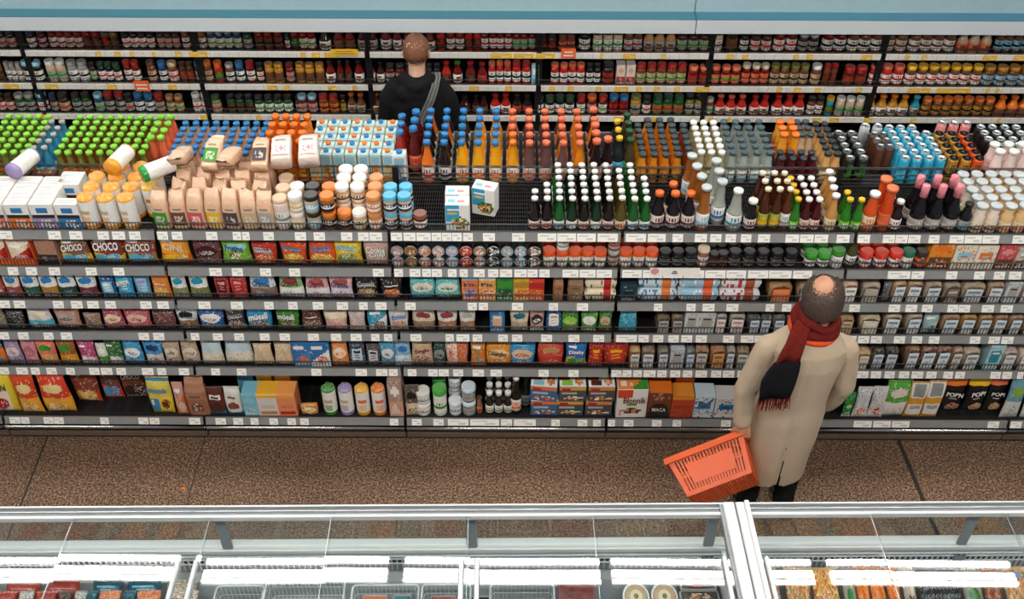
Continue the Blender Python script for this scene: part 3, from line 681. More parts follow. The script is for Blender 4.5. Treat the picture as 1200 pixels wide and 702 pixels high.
# ------------------------------------------------------------------ freezers in the foreground
FZR = .0125
FZM = Matrix.Translation((0, -1.35, 0)) @ Matrix.Rotation(FZR, 4, 'Z')
def freezer(xa, xb, panes, posts, handles, label, seamside):
    r = tag(empty('chest_freezer', (0, 0, 0)), label, 'freezer', 'island freezers'); r.matrix_world = FZM
    mb = MB()
    mb.box(xa, xb, -.03, .02, .05, .65, 'wh', 'white_enamel'); mb.box(xa, xb, -1.6, -1.55, .05, .65, 'wh', 'white_enamel')
    mb.box(xa, xa+.02, -1.55, -.03, .05, .65, 'wh', 'white_enamel'); mb.box(xb-.02, xb, -1.55, -.03, .05, .65, 'wh', 'white_enamel')
    mb.box(xa, xb, -1.55, -.03, .05, .40, 'wh', 'freezer_grey'); mb.box(xa+.03, xb-.03, -1.5, -.05, 0, .05, 'k', 'black_steel')
    mb.obj('tub', r)
    mb = MB(); mb.box(xa, xb, -.02, .035, .645, .675, 'wh', 'white_enamel', .008); mb.box(xa, xb, -.035, -.022, .64, .668, 'wh', 'white_enamel', .003); mb.obj('rim', r)
    # air grille under the rim
    mb = MB(); n = int((xb-xa)/.027)
    mb.box(xa+.02, xb-.02, -.0385, -.034, .50, .632, 'k', 'freezer_grey')
    for i in range(n):
        x = xa+.03+i*.027
        mb.box(x+.009, x+.022, -.041, -.0386, .575, .602, 'k', 'black_steel'); mb.box(x+.001, x+.004, -.047, -.0385, .52, .632, 'wh', 'white_wire')
    for z in (.57, .606, .628): mb.box(xa+.02, xb-.02, -.047, -.0385, z, z+.004, 'wh', 'white_wire')
    mb.obj('air_grille', r)
    # top rail with two sliding tracks
    mb = MB()
    mb.box(xa, xb, .0, .012, .935, .972, 'wh', 'alu', .002); mb.box(xa, xb, -.04, .0, .935, .955, 'wh', 'freezer_grey'); mb.box(xa, xb, -.055, -.04, .935, .966, 'wh', 'white_enamel', .002)
    mb.box(xa, xb, -.02, -.016, .955, .965, 'wh', 'alu')
    mb.obj('top_rail', r)
    mb = MB(); mb.box(xa+.01, xb-.01, -.006, 0, .67, .94, 'wh', 'glass'); mb.obj('glass_screen', r)
    for x in posts:
        mb = MB(); mb.box(x-.026, x+.026, -.02, -.008, .6, .95, 'gy', 'freezer_grey', .003); mb.box(x-.03, x+.03, -.05, -.02, .58, .61, 'gy', 'freezer_grey'); mb.obj('post', r)
    for i, (a, b) in enumerate(panes):
        up = i % 2
        mb = MB(); t = (.004, -.005, .006, -.004, .003, -.006)[i % 6]
        z = .957+.008*up; a2, b2 = a-.012*up, b+.012*up
        vs = []
        for (x, y) in ((a2, -.045), (b2, -.045), (b2, -1.5), (a2, -1.5)):
            dz = t*(x-(a+b)/2); vs.append((x, y, z+dz))
        mb.add(vs+[(p[0], p[1], p[2]-.004) for p in vs], [(3, 2, 1, 0), (4, 5, 6, 7), (0, 1, 5, 4), (1, 2, 6, 5), (2, 3, 7, 6), (3, 0, 4, 7)], 'wh', 'glass')
        lid = mb.obj('glass_lid', r)
        mb = MB(); mb.box(a2-.001, a2+.001, -1.5, -.05, z-.005, z+.001, 'wh', 'alu'); mb.obj('lid_edge', lid)
    for x in handles:
        mb = MB(); mb.box(x-.012, x+.012, -1.5, -.30, .965, .985, 'wh', 'alu', .004); mb.box(x-.004, x+.004, -1.5, -.30, .985, .990, 'wh', 'white_enamel'); mb.obj('lid_handle', r)
    mb = MB()
    for s_ in seamside:
        if s_ > 0: mb.box(xb-.055, xb-.002, -1.55, .006, .93, .985, 'wh', 'white_enamel', .004); mb.box(xb-.07, xb-.055, -1.55, .006, .93, .97, 'wh', 'freezer_grey')
        else: mb.box(xa+.002, xa+.04, -1.55, .006, .93, .985, 'wh', 'white_enamel', .004); mb.box(xa+.04, xa+.062, -1.55, .008, .93, .998, 'wh', 'white_enamel', .004)
    mb.obj('end_frame', r)
    return r
freezer(-2.62, 1.055, [(-2.6, -2.03), (-2.03, -1.41), (-1.41, -.83), (-.83, -.2), (-.2, .395), (.395, .98)], (-1.385, -.19, .97), (-1.49, -1.41, -.225, -.155, .955), 'white island freezer with glass lids, left of the thick frame joint', (1,))
freezer(1.06, 4.75, [(1.12, 1.70), (1.70, 2.33), (2.33, 2.95), (2.95, 3.55), (3.55, 4.1), (4.1, 4.7)], (2.22, 3.42), (1.145, 2.33, 2.40), 'white island freezer with glass lids, right of the thick frame joint', (-1,))
freezer(-6.3, -2.625, [(-6.2, -5.6), (-5.6, -5.0), (-5.0, -4.4), (-4.4, -3.8), (-3.8, -3.2), (-3.2, -2.7)], (-3.8, -2.7), (-3.8,), 'white island freezer end at the left frame edge', ())
# ================================================================== goods on the shelves
def runs(txt):
    for ln in txt.strip().split('\n'):
        ln = ln.strip()
        if ln: yield ln
def art(n): return n
# ------------------------------------------------------------------ jars on the wall shelves:  x0 x1 n cap body label kind height
WALL = ['''
-30 -2 3 k dk gp j .16
0 22 2 dg dk gp j .15
24 34 1 k ol gp j .16
35 46 1 nv dk wh j .15
48 58 1 dr dk pk j .15
60 100 4 br dr bp j .155
100 122 2 rd dr dk j .16
122 132 1 bl br dk j .16
132 142 1 gr br dk j .16
145 184 4 k dk wh j .15
186 213 3 dk ch gp j .15
215 244 3 sa br bp j .16
245 285 4 gp nv bp j .155
287 298 1 k dg gp j .15
300 333 3 sa dr br j .165
335 341 1 k dg wh j .12
342 352 1 rd dr dk j .165
352 372 2 rd dr bp j .16
374 391 1 k dk wh b .17
392 418 2 ch dr br b .19
420 444 2 wh wi gp b .19
446 460 1 wh dr wh b .19
461 472 1 dk dr wh b .19
473 496 2 k dr wh b .18
497 511 1 dk dr wh b .17
512 523 1 rd rd dk j .17
523 545 2 sa dr wh j .165
545 564 2 OR rd dr j .16
564 600 4 rd dr wh j .165
600 628 3 rd dr gp j .165
630 652 2 k ch dk j .13
654 674 2 br br sa j .13
676 693 1 k k wh j .17
694 729 3 dk be wh j .165
730 752 2 gp br sl j .165
753 791 3 be tan gp b .185
792 830 3 k ch gp j .16
832 846 1 k be wh j .17
848 864 1 rd dk br j .19
865 876 1 k dk wh j .16
877 902 2 k ch bp j .16
904 932 2 sa dr wh j .18
933 957 2 sl dk gp j .15
960 989 2 sa dr wh j .18
990 1031 3 rd br wh j .18
1032 1060 2 rd br bp j .18
1061 1116 4 dg br wh j .18
1118 1158 3 wh be sa b .18
1162 1204 4 rd br lb j .17
1206 1240 3 rd br lb j .17
''', '''
-30 -1 3 br dk gp j .15
0 8 1 OR br dk j .15
9 30 3 gp gy wh j .15
31 55 2 lb k wh j .165
58 82 2 wh be gp j .17
83 107 2 gp gy wh j .165
108 116 1 k dk gp j .15
117 146 3 dg k wh j .15
148 168 2 rd dr wh j .17
176 187 1 br br be j .17
188 199 1 bl nv wh j .165
200 212 1 be br bp j .165
213 230 2 ch ch br j .155
231 241 1 tl k gp j .165
241 252 1 OR br be j .165
253 264 1 OR rd br j .165
266 277 1 gp br wh j .15
278 289 1 bl nv wh j .165
290 301 1 rd dr wh j .165
302 311 1 k dk wh j .15
312 335 2 mu mu br j .155
336 347 1 dr dr gp j .155
348 382 3 mu mu br j .155
383 395 1 dk dr wh b .18
396 414 2 dk dr dk b .18
416 428 1 k dr wh b .18
430 441 1 rd rd wh b .175
442 452 1 k dk wh b .17
453 498 4 k dr gp j .15
499 517 2 k dk wh j .15
518 530 1 rd rd wi b .175
531 543 1 gr dr wh b .175
545 558 1 rd dr dk b .175
559 571 1 rd dr rd b .17
572 599 3 sa rd wh j .175
600 622 2 rd rd wh j .175
645 685 4 sa rd wh j .165
686 703 2 k k wh j .16
704 719 1 k dk rd j .17
744 803 5 rd br be j .165
804 830 2 sa dr rd j .15
831 866 3 sa dr sa j .15
867 899 3 cr dr sa j .165
900 945 4 ol br be j .165
947 960 1 wh br be j .165
961 979 2 rd br dr j .165
985 1013 2 rd dr br j .15
1015 1056 3 sa rd wh j .16
1057 1146 7 ye br wh j .165
1147 1203 4 mu br lb j .16
1206 1235 2 mu br wh j .16
''', '''
-30 -1 3 dk dk gp j .15
0 20 2 dk ch bp j .14
22 45 2 gp dg gp j .15
47 60 1 lb nv wh j .16
62 71 1 nv dk gp j .15
72 86 1 k dk be j .15
88 110 2 dk dg gp j .15
114 126 1 lb nv gp j .155
126 150 2 rd dk gp j .165
150 160 1 k k gp j .15
160 184 2 bl nv wh j .16
184 196 1 rd dr gp j .16
197 218 2 tan br be j .14
228 249 2 wh gy wh j .16
250 262 1 dg ol gp j .14
268 299 3 k dg br j .14
300 345 4 k dg wh j .14
347 357 1 k dk gp j .13
350 374 2 lb dr gp j .15
375 399 2 rd br OR j .15
400 407 1 k ch mu j .14
408 430 2 OR br gp b .16
433 450 1 OR br be b .16
452 522 6 k wi gp b .15
525 552 2 k wi dk b .15
553 572 2 k wi br b .15
574 599 2 rd rd wh b .16
600 624 2 dk k rd b .16
626 673 4 dg k wh j .15
675 686 1 rd dr wh j .16
687 699 1 OR dr gp j .16
700 711 1 rd dr wh j .16
712 736 2 bl dr rd j .16
737 750 1 ol mu gp j .16
751 762 1 k dk wh j .15
763 800 3 dg dg ol j .16
801 823 2 k ol gp j .16
825 835 1 gp br gp j .14
836 873 3 sa rd bp b .16
876 900 2 rd rd bp b .16
902 941 3 rd rd wh b .165
943 963 2 k br wh j .15
965 975 1 ye tl br j .15
976 1010 3 wh be gp j .15
1011 1062 4 OR mu wh b .165
1063 1075 1 cy tl gp b .16
1076 1160 7 OR br mu j .15
1161 1203 3 OR OR br b .165
1205 1240 3 OR OR br b .165
''']
ROWN = ['upper wall shelf', 'middle wall shelf', 'lower wall shelf']
def jar_desc(cap, body, kind):
    c, b = NAME[cap], NAME[body]
    return f"{c}-capped {b} "+('bottle' if kind == 'b' else 'jar')
for k in range(3):
    L_ = []
    for ln in runs(WALL[k]):
        t = ln.split(); L_.append((float(t[0]), float(t[1]), int(t[2]), t[3], t[4], t[5], t[6], float(t[7])))
    for q, (a, b, n, cap, body, lab, kind, h) in enumerate(L_):
        prev = L_[q-1] if q else None; nxt = L_[q+1] if q+1 < len(L_) else None
        y = WY+.05; z = WZ[k]
        wpx = (b-a)/n; r = wpx/SC(y, z)*.47; r = min(r, .043)
        rq = round(r/.002)*.002
        key = ('w', kind, cap, body, lab, rq, h)
        if kind == 'j': bd = lambda: jar(h, rq, cap, body, lab, random.choice(('rd', 'br', 'k', 'gr')), .2)
        else: bd = lambda: bottle(h, rq, cap, body, lab, 'br', nr=.42, sh=.5, sh2=.76, caph=.12, lz=(.08, .45), seg=12)
        for i in range(n):
            xx = X(a+wpx*(i+.5), y, z)
            d = jar_desc(cap, body, kind)
            num = f", {ORD[i+1]} of {CARD[n]}" if n > 1 else ''
            rel = f" right of {jar_desc(prev[3], prev[4], prev[6])}" if prev else ' at left end'
            rel2 = f" left of {jar_desc(nxt[3], nxt[4], nxt[6])}" if nxt else ' at right end'
            lb = NAME[lab]+'-labelled '
            bay = next(j for j in range(7) if WB[j] <= xx < WB[j+1]) if WB[0] < xx < WB[7] else 0
            lab_t = uniq(f"{d}{num}{rel}, {ROWN[k]}", [f"{d}{num}{rel2}, {ROWN[k]}", f"{lb}{d}{num}{rel}, {ROWN[k]}", f"{lb}{d}{num}{rel2}, {ROWN[k]}", f"{d}{num} right of {NAME[prev[3]] if prev else 'no'} caps, {ROWN[k]}", f"{d}{num} left of {NAME[nxt[3]] if nxt else 'no'} caps, {ROWN[k]}"])
            put(key, bd, 'sauce_bottle' if kind == 'b' else 'preserve_jar', (xx+rnd(-.002, .002), y+rnd(0, .012), z+.0005), lab_t, 'bottle' if kind == 'b' else 'jar', f"{ROWN[k]} {'bottles' if kind == 'b' else 'jars'}", rz=rnd(-.3, .3))
# boxes and a price holder among the jars
def single(px, y, z, parts, name, label, cat, group=None, rz=0, rot=None):
    return put(('s', label), lambda: parts, name, (X(px, y, z), y, z+.001), uniq(label, []), cat, group, rz, rot)
single(627, WY+.03, WZ[1], carton(.055, .02, .17, [('bg', 'lb'), ('rect', .15, .5, .85, .8, 'wh')], 'wh'), 'display_card', 'pale blue upright card in the gap of the middle wall shelf', 'card')
for i in range(2):
    single(726+i*11.5, WY+.06, WZ[1], carton(.066, .08, .165, style(2, 'bp', 'rd', 'be'), 'wh'), 'carton', 'pink and red carton among jars on the middle wall shelf, %s of two' % ORD[i+1], 'carton', 'pink cartons on the wall shelf')

# ------------------------------------------------------------------ blocks of goods in rows and columns
def block(name, cat, cols, x0, x1, rows, dy, y0, z, loc, group, stack=1, hstack=0, jit=.0016, drift=0, rz=.25):
    """cols: list of (key, builder, description) per column, cycled; rows: count or list per column"""
    n = len(cols)
    for i, (key, bd, desc) in enumerate(cols):
        R_ = rows[i] if isinstance(rows, (list, tuple)) else rows
        for r in range(R_):
            kk, bb, dd = (key[r % len(key)], bd[r % len(bd)], desc[r % len(desc)]) if isinstance(key, list) else (key, bd, desc)
            for s_ in range(stack):
                x = X(x0+(x1-x0)*(i+.5)/n, y0, z)+drift*r
                bits = []
                if n > 1: bits.append(f"{ORD[i+1]} from left")
                if R_ > 1: bits.append('front row' if r == 0 else f"{ORD[r+1]} row")
                if stack > 1: bits.append(('lower', 'upper', 'topmost')[s_])
                lab = dd+(', '+', '.join(bits) if bits else '')+', '+loc
                put(kk, bb, name, (x+rnd(-jit, jit), y0+dy*r+rnd(-jit, jit), z+.001+s_*hstack), uniq(lab, [lab+' again']), cat, group, rz=rnd(-rz, rz))
def C(n, key, bd, desc): return [(key, bd, desc)]*n
ZT = 1.556; FY = .50
B_ = bottle
fg = 'bottles on the far side of the gondola top'
block('juice_bottle', 'juice bottle', C(5, 'fa', lambda: B_(.185, .0255, 'lg', 'ol', 'OR', 'gr', nr=.5, sh=.5, sh2=.72, caph=.11), 'green-capped vegetable juice bottle'), -14, 46, 7, .064, FY, ZT, 'far left corner block', 'green-capped juice bottles')
block('water_bottle', 'water bottle', C(2, 'fb', lambda: B_(.215, .027, 'gp', 'cy', 'lb', 'wh', nr=.42, caph=.08, mat='clear'), 'blue water bottle'), 47, 71, 5, .07, FY, ZT, 'among the green caps', 'blue water bottles')
block('juice_bottle', 'juice bottle', [(['fa', 'fc'], [lambda: 0, lambda: B_(.185, .0255, 'lg', 'am', 'rd', 'OR', nr=.5, sh=.5, sh2=.72, caph=.11)], ['green-capped vegetable juice bottle', 'green-capped red-labelled juice bottle'])]*9, 72, 181, 7, .064, FY, ZT, 'far block right of blue water', 'green-capped juice bottles')
block('juice_bottle', 'juice bottle', C(2, 'fd', lambda: B_(.225, .028, 'lg', 'sa', 'rd', 'OR', nr=.5, sh=.5, sh2=.75, caph=.1), 'tall green-capped red juice bottle'), 181, 204, 4, .075, FY+.1, ZT, 'beside blue caps', 'tall red juice bottles')
block('juice_bottle', 'juice bottle', C(9, 'fe', lambda: B_(.185, .0255, 'bl', 'pe', 'sa', 'pk', nr=.5, sh=.5, sh2=.72, caph=.11), 'blue-capped pink juice bottle'), 203, 312, 6, .064, FY, ZT, 'far block behind peach bags', 'blue-capped juice bottles')
block('juice_bottle', 'juice bottle', C(4, 'ff', lambda: B_(.265, .030, 'OR', 'ec7a1c', 'OR', 'ye', nr=.5, sh=.55, sh2=.8, caph=.1, mat='cloudy'), 'all-orange juice bottle'), 314, 364, 4, .09, FY, ZT, 'far block by cartons', 'orange juice bottles')
CA = [lambda: juice_carton(.062, .205, 'bl', 'd4e2da', 'OR', 1), lambda: juice_carton(.062, .205, 'OR', 'cfe0d4', 'eda040', 2)]
CAn = ['white juice carton with blue cap', 'white juice carton with orange cap']
block('juice_carton', 'juice carton', [(['ca', 'cb'], CA, CAn) if i % 3 else (['cb', 'ca'], CA[::-1], CAn[::-1]) for i in range(7)], 366, 464, 5, .078, FY, ZT, 'far block behind nut butters', 'juice cartons', rz=.06)
single(470.5, FY, ZT, juice_carton(.075, .20, 'bl', 'wh', 'bl', 5), 'juice_carton', 'large white and blue carton behind the wire, left of red bottles', 'juice carton')
block('juice_bottle', 'juice bottle', C(1, 'fg', lambda: B_(.27, .036, 'bl', 'a02a1e', 'rd', 'br', nr=.4, mat='cloudy'), 'blue-capped red juice bottle'), 462, 482, 3, .085, FY+.1, ZT, 'behind the large blue carton', 'red juice bottles')
block('juice_bottle', 'juice bottle', C(1, 'fh', lambda: B_(.30, .038, 'bl', '5a1616', 'sa', 'rd', nr=.4), 'tall dark red juice bottle'), 479, 497, 3, .09, FY+.09, ZT, 'before black hoodie', 'tall dark red bottles')
bo = lambda: B_(.265, .037, 'bl', 'OR', 'wh', 'rd', nr=.38, sh=.45, sh2=.74, mat='cloudy')
bk = lambda: B_(.265, .037, 'bl', '1c1214', 'wh', 'k', nr=.38, sh=.45, sh2=.74)
by = lambda: B_(.265, .037, 'bl', 'f0a81c', 'wh', 'OR', nr=.38, sh=.45, sh2=.74, mat='cloudy')
block('juice_bottle', 'juice bottle', [(['fi', 'fj', 'fj', 'fj', 'fi'], [bo, bk, bk, bk, bo], ['blue-capped orange juice bottle', 'blue-capped dark juice bottle', 'blue-capped dark juice bottle', 'blue-capped dark juice bottle', 'blue-capped orange juice bottle']),
      (['fj', 'fj', 'fj', 'fi', 'fj'], [bk, bk, bk, bo, bk], ['blue-capped dark juice bottle']*3+['blue-capped orange juice bottle', 'blue-capped dark juice bottle']),
      (['fk', 'fk', 'fj', 'fj', 'fj'], [by, by, bk, bk, bk], ['blue-capped yellow juice bottle']*2+['blue-capped dark juice bottle']*3),
      ('fk', by, 'blue-capped yellow juice bottle'), ('fk', by, 'blue-capped yellow juice bottle')], 493, 591, 5, .085, FY, ZT, 'far block before the hoodie', 'blue-capped juice bottles')
oy = lambda: B_(.265, .037, 'OR', 'f0a01c', 'wh', 'OR', nr=.38, sh=.45, sh2=.74, mat='cloudy')
og = lambda: B_(.265, .037, 'sa', '6b4a46', 'bp', 'sa', nr=.38, sh=.45, sh2=.74)
oo = lambda: B_(.265, .037, 'sa', 'e8861e', 'bp', 'k', nr=.38, sh=.45, sh2=.74, mat='cloudy')
od = lambda: B_(.28, .037, 'sa', '26181c', 'bp', 'pk', nr=.42, sh=.45, sh2=.74)
nO = ['orange-capped yellow juice bottle', 'orange-capped brownish juice bottle', 'orange-capped orange juice bottle', 'orange-capped dark juice bottle']
block('juice_bottle', 'juice bottle', [(['ga', 'ga', 'gb', 'gb', 'gc'], [oy, oy, og, og, oo], [nO[0], nO[0], nO[1], nO[1], nO[2]]), ('gb', og, nO[1]), ('gb', og, nO[1]),
      (['gb', 'gc'], [og, oo], [nO[1], nO[2]]), (['gc'], [oo], [nO[2]]), (['gd', 'gd', 'gd', 'gc', 'gd'], [od, od, od, oo, od], [nO[3]]*3+[nO[2], nO[3]])], 591, 706, 5, .085, FY, ZT, 'far block behind beer', 'orange-capped juice bottles')
single(709, FY+.02, ZT, od(), 'juice_bottle', 'dark juice bottle with pink label, rightmost before the blue-labelled bottles', 'juice bottle')
block('soda_bottle', 'soda bottle', C(1, 'ge', lambda: B_(.26, .036, 'ye', '22282c', 'cy', 'tl', nr=.35), 'yellow-capped dark bottle with blue label'), 716, 729, 3, .09, FY+.06, ZT, 'far side', 'blue-labelled bottles')
block('soda_bottle', 'soda bottle', C(1, 'gf', lambda: B_(.25, .034, 'dg', '4a4028', 'gr', 'lg', nr=.42), 'dark-capped bottle with green label'), 729, 742, 4, .09, FY+.06, ZT, 'far side', 'green-labelled bottles')
mo = lambda: B_(.19, .0285, '3a4246', 'e08a20', 'mu', 'k', nr=.5, sh=.52, sh2=.76, caph=.1, mat='cloudy')
mr_ = lambda: B_(.19, .0285, '3a4246', '8a3a1c', 'br', 'cr', nr=.5, sh=.52, sh2=.76, caph=.1)
block('juice_bottle', 'small juice bottle', [('ha', mo, 'small grey-capped orange juice bottle')]*4+[('hb', mr_, 'small grey-capped reddish juice bottle')]*1, 743, 811, [6, 7, 7, 7, 6], .062, FY, ZT, 'far block', 'small grey-capped juice bottles')
block('oil_bottle', 'oil bottle', C(3, 'hc', lambda: B_(.205, .027, 'wh', 'd8d0a0', 'cr', 'lg', nr=.5, caph=.1, mat='clear'), 'white-capped pale oil bottle'), 811, 846, 6, .064, FY, ZT, 'far block', 'white-capped oil bottles')
block('water_bottle', 'water bottle', C(4, 'hd', lambda: B_(.205, .028, '4a5a5e', 'd4dad4', 'wh', 'lb', nr=.5, sh=.5, caph=.1, mat='clear'), 'grey-capped clear drink bottle'), 846, 902, 6, .066, FY, ZT, 'far block', 'grey-capped clear bottles')
block('juice_bottle', 'small juice bottle', C(2, 'he', lambda: B_(.20, .028, 'OR', 'f0a030', 'OR', 'wh', nr=.6, mat='cloudy'), 'squat orange and yellow bottle'), 906, 932, 3, .07, FY+.2, ZT, 'at far rear', 'orange and yellow bottles')
block('juice_bottle', 'small juice bottle', C(2, 'hf', lambda: B_(.20, .028, '3a4a50', 'be', 'wh', 'OR', nr=.5), 'dark-capped beige-bodied bottle'), 928, 947, 3, .07, FY+.2, ZT, 'at far rear', 'beige bottles')
block('juice_bottle', 'small juice bottle', C(4, 'hg', lambda: B_(.165, .027, '33373b', '5a1a20', 'wi', 'br', nr=.5, caph=.1), 'small dark-capped wine-red bottle'), 905, 954, 2, .064, FY, ZT, 'far front', 'small wine-red bottles')
block('juice_bottle', 'small juice bottle', C(2, 'hh', lambda: B_(.20, .0275, '2c3034', 'd8a868', 'cr', 'tan', nr=.5, caph=.1), 'tan bottle with dark cap'), 957, 979, 6, .064, FY, ZT, 'far block by cans', 'tan dark-capped bottles')
def cn(key, a, b, top, desc): return (key, lambda: can(.168, .0285, a, b, top), desc)
block('drink_can', 'drink can', [cn('ia', 'k', 'gr', 'gp', 'black energy drink can, green mark')]*2, 981, 1012, 5, .066, FY, ZT, 'left of teal cans', 'black energy cans')
block('drink_can', 'drink can', [cn('ib', 'sl', 'gp', 'wh', 'silver drink can')]*2, 1000, 1028, 1, .066, FY+.345, ZT, 'behind the black cans', 'silver cans')
block('drink_can', 'drink can', [cn('ic', '5a3424', 'br', 'gy', 'brown drink can')]*2, 1019, 1040, 3, .066, FY+.12, ZT, 'left of teal cans', 'brown cans')
block('drink_can', 'drink can', [cn('id', '2fa6c8', 'cy', 'wh', 'teal drink can')]*4, 1046, 1100, [6, 6, 6, 5], .066, FY, ZT, 'right of brown cans', 'teal cans')
block('drink_can', 'drink can', [cn('ie', 'mu', 'k', 'k', 'black-topped yellow can')]*2+[cn('if', 'd8541e', 'k', 'k', 'black-topped orange can')], 1101, 1145, 5, .066, FY, ZT, 'right of teal cans', 'black-topped cans')
block('drink_can', 'drink can', [cn('ig', 'e58c8c', 'pk', 'bp', 'pink drink can')]*3, 1088, 1130, 1, .066, FY+.375, ZT, 'at far rear', 'pink cans')
block('drink_can', 'drink can', [cn('ih', '1c1a1a', '33302e', 'wh', 'black drink can, pale lid')]*6, 1146, 1230, 4, .066, FY+.14, ZT, 'far right block', 'black pale-topped cans')
sm = lambda: B_(.22, .034, 'wh', 'efd8d2', 'bp', 'rd', nr=.55, sh=.55, sh2=.8, mat='cloudy', caph=.09)
block('smoothie_bottle', 'smoothie bottle', C(4, 'ii', sm, 'tall white-capped milk drink bottle'), 1150, 1214, 2, .075, FY, ZT, 'behind the far right wire', 'tall milk drinks')

# ------------------------------------------------------------------ near side of the gondola top
# boxed snacks at the left end
def snack_box(c): return lambda: carton(.124, .062, .158, [('bg', 'wh'), ('band', -1, .46, c), ('band', .46, .60, 'k'), ('rect', .25, .66, .75, .84, 'bl'), ('food', .55, .2, .35, .17, [c, mixc(c, 'wh', .5), 'wh'])], 'wh', 'wh', [('bg', 'wh'), ('rect', .1, .3, .6, .42, 'lb'), ('rect', .1, .55, .8, .62, 'pe')], seed=3)
block('snack_carton', 'snack box', [(f'sb{i}', snack_box(c), f'white snack box with {n} front') for i, (c, n) in enumerate((('sa', 'salmon'), ('OR', 'orange'), ('pl', 'lilac'), ('bl', 'blue')))], -14, 102, [4, 4, 4, 1], .068, .055, ZT, 'boxes at left end', 'white snack boxes', rz=.02, jit=.001)
block('snack_carton', 'snack box', [('sb3', None, 'white snack box set back')], 76, 104, 2, .066, .24, ZT, 'beside the empty slot', 'white snack boxes', rz=.02, jit=.001)
block('chocolate_carton', 'chocolate box', [('cc', lambda: carton(.13, .05, .11, [('bg', 'ch'), ('rect', .15, .4, .85, .75, 'mu')], 'ch', 'ch', [('bg', 'ch'), ('rect', .2, .3, .8, .75, 'mu'), ('rect', .3, .42, .7, .6, 'ch')]), 'chocolate-brown carton with gold print')]*3, 14, 104, 1, .06, .40, ZT, 'behind snack boxes', 'brown gold-printed cartons', rz=.05)
# cracker tubes
ty = lambda e, a, s_=0: (lambda: tube_pack(.0455, .195, 'wh', e, a, s_))
block('cracker_tube', 'cracker tube', C(3, 'ty', ty('eda028', 'be'), 'white cracker tube with orange-yellow end'), 99, 168, [3, 4, 4], .098, .06, ZT, 'right of snack boxes', 'yellow cracker tubes', rz=.6)
block('cracker_tube', 'cracker tube', C(1, 'ty2', ty('ye', 'OR', 4), 'white cracker tube with yellow end'), 173, 195, 2, .1, .17, ZT, 'left of peach bags', 'yellow cracker tubes', rz=.6)
def lying(key, bd, px, y, z, rot, label, name='cracker_tube', cat='cracker tube'):
    put(key, bd, name, (X(px, y, z), y, z+.001), uniq(label, []), cat, None, rot=rot)
lying('ty', None, 130, .20, 1.555+.222+.049, (PI/2+.04, 0, 2.95), 'white cracker tube lying on top, yellow end to the camera')
lying('tg', ty('1f9a3c', 'be', 2), 166, .13, 1.555+.222+.055, (PI/2-.02, 0, 2.25), 'white cracker tube lying askew with bright green ends')
lying('tp', ty('pl', 'be', 3), 14, .25, 1.555+.158+.05, (PI/2, 0, 2.85), 'white cracker tube lying on snack boxes, lilac end')
# peach paper bags
pb = [('gr', 'green'), ('br', 'brown'), ('d4505a', 'red'), ('ye', 'yellow'), ('4a3a40', 'dark'), ('be', 'beige'), ('gp', 'pale grey')]
PB = [(f'pb{i}', (lambda c, i: (lambda: paper_bag(.088, .068, .225, 'pe', c, 'cr', i)))(c, i), f'peach paper bag with {n} label') for i, (c, n) in enumerate(pb)]
block('paper_bag', 'paper bag', PB, 185, 326, 1, .09, .06, ZT, 'front row', 'peach paper bags', rz=.12, jit=.002)
block('paper_bag', 'paper bag', [PB[5], PB[3], PB[1], PB[6], PB[0]], 207, 322, 3, .092, .155, ZT, 'inner bags', 'peach paper bags', rz=.3, jit=.003)
for i, (px, y, rx, rz) in enumerate(((217, .36, 1.25, .05), (246, .19, -1.15, -.06), (275, .36, 1.3, -.05), (304, .20, -1.25, .06))):
    z = 1.555+.228+.045+(.0 if rx > 0 else .0)
    k_ = PB[(i*2+5) % 7]
    lying(k_[0], k_[1], px, y, z, (rx, 0, rz), f'peach paper bag heaped on top of the others, {ORD[i+1]} of four from left', 'paper_bag', 'paper bag')
for i, (px, y, rz) in enumerate(((330, .24, .12), (362, .25, .12))):
    lying('bpk', lambda: paper_bag(.11, .085, .22, 'bp', 'wh', 'pk', 9), px, y, 1.555+.228+.05, (-1.3, 0, rz), f'pale pink bag lying on top beside nut butters, {("left", "right")[i]} one', 'paper_bag', 'paper bag')
block('plastic_bottle', 'sweetener tub', C(1, 'wt', lambda: jar(.19, .042, 'pe', 'bp', 'wh', 'gy', .12), 'pale tub with grey and white label'), 324, 343, 3, .095, .06, ZT, 'left of white-capped jars', 'pale tubs')
# nut butter jars
def nj(key, lid, body, lab, l2, r=.0385, h=.105): return (key, lambda: jar(h, r, lid, body, lab, l2, .26, neck=.95))
J = {'w': nj('njw', 'wh', 'e2b890', 'wh', 'ye'), 'k': nj('njk', 'k', 'c4a07a', 'lb', 'wh'), 'o': nj('njo', 'e07a1e', '9a5a30', 'k', 'wh'), 'w2': nj('njw2', 'wh', 'd8a878', 'cr', 'k'), 'e': nj('nje', 'd88a48', 'd08848', 'wh', 'OR'), 'b': nj('njb', 'cy', 'd6a684', 'nv', 'wh', .036), 'c': nj('njc', '8a4a36', '5a2a24', 'wh', 'pk', .036, .09)}
def jb(cols, x0, x1, rows, stack, y0, loc, h=.105):
    nm = {'w': 'white-lidded', 'k': 'black-lidded', 'o': 'orange-lidded', 'w2': 'white-lidded', 'e': 'caramel-lidded', 'b': 'sky-blue-lidded', 'c': 'brown-lidded'}
    block('nut_butter_jar', 'nut butter jar', [(J[c][0], J[c][1], nm[c]+' nut butter jar') for c in cols], x0, x1, rows, .083, y0, ZT, loc, 'nut butter jars', stack, h, .0015)
jb(['w', 'k', 'o'], 342, 397, 2, 2, .06, 'left nut butter block')
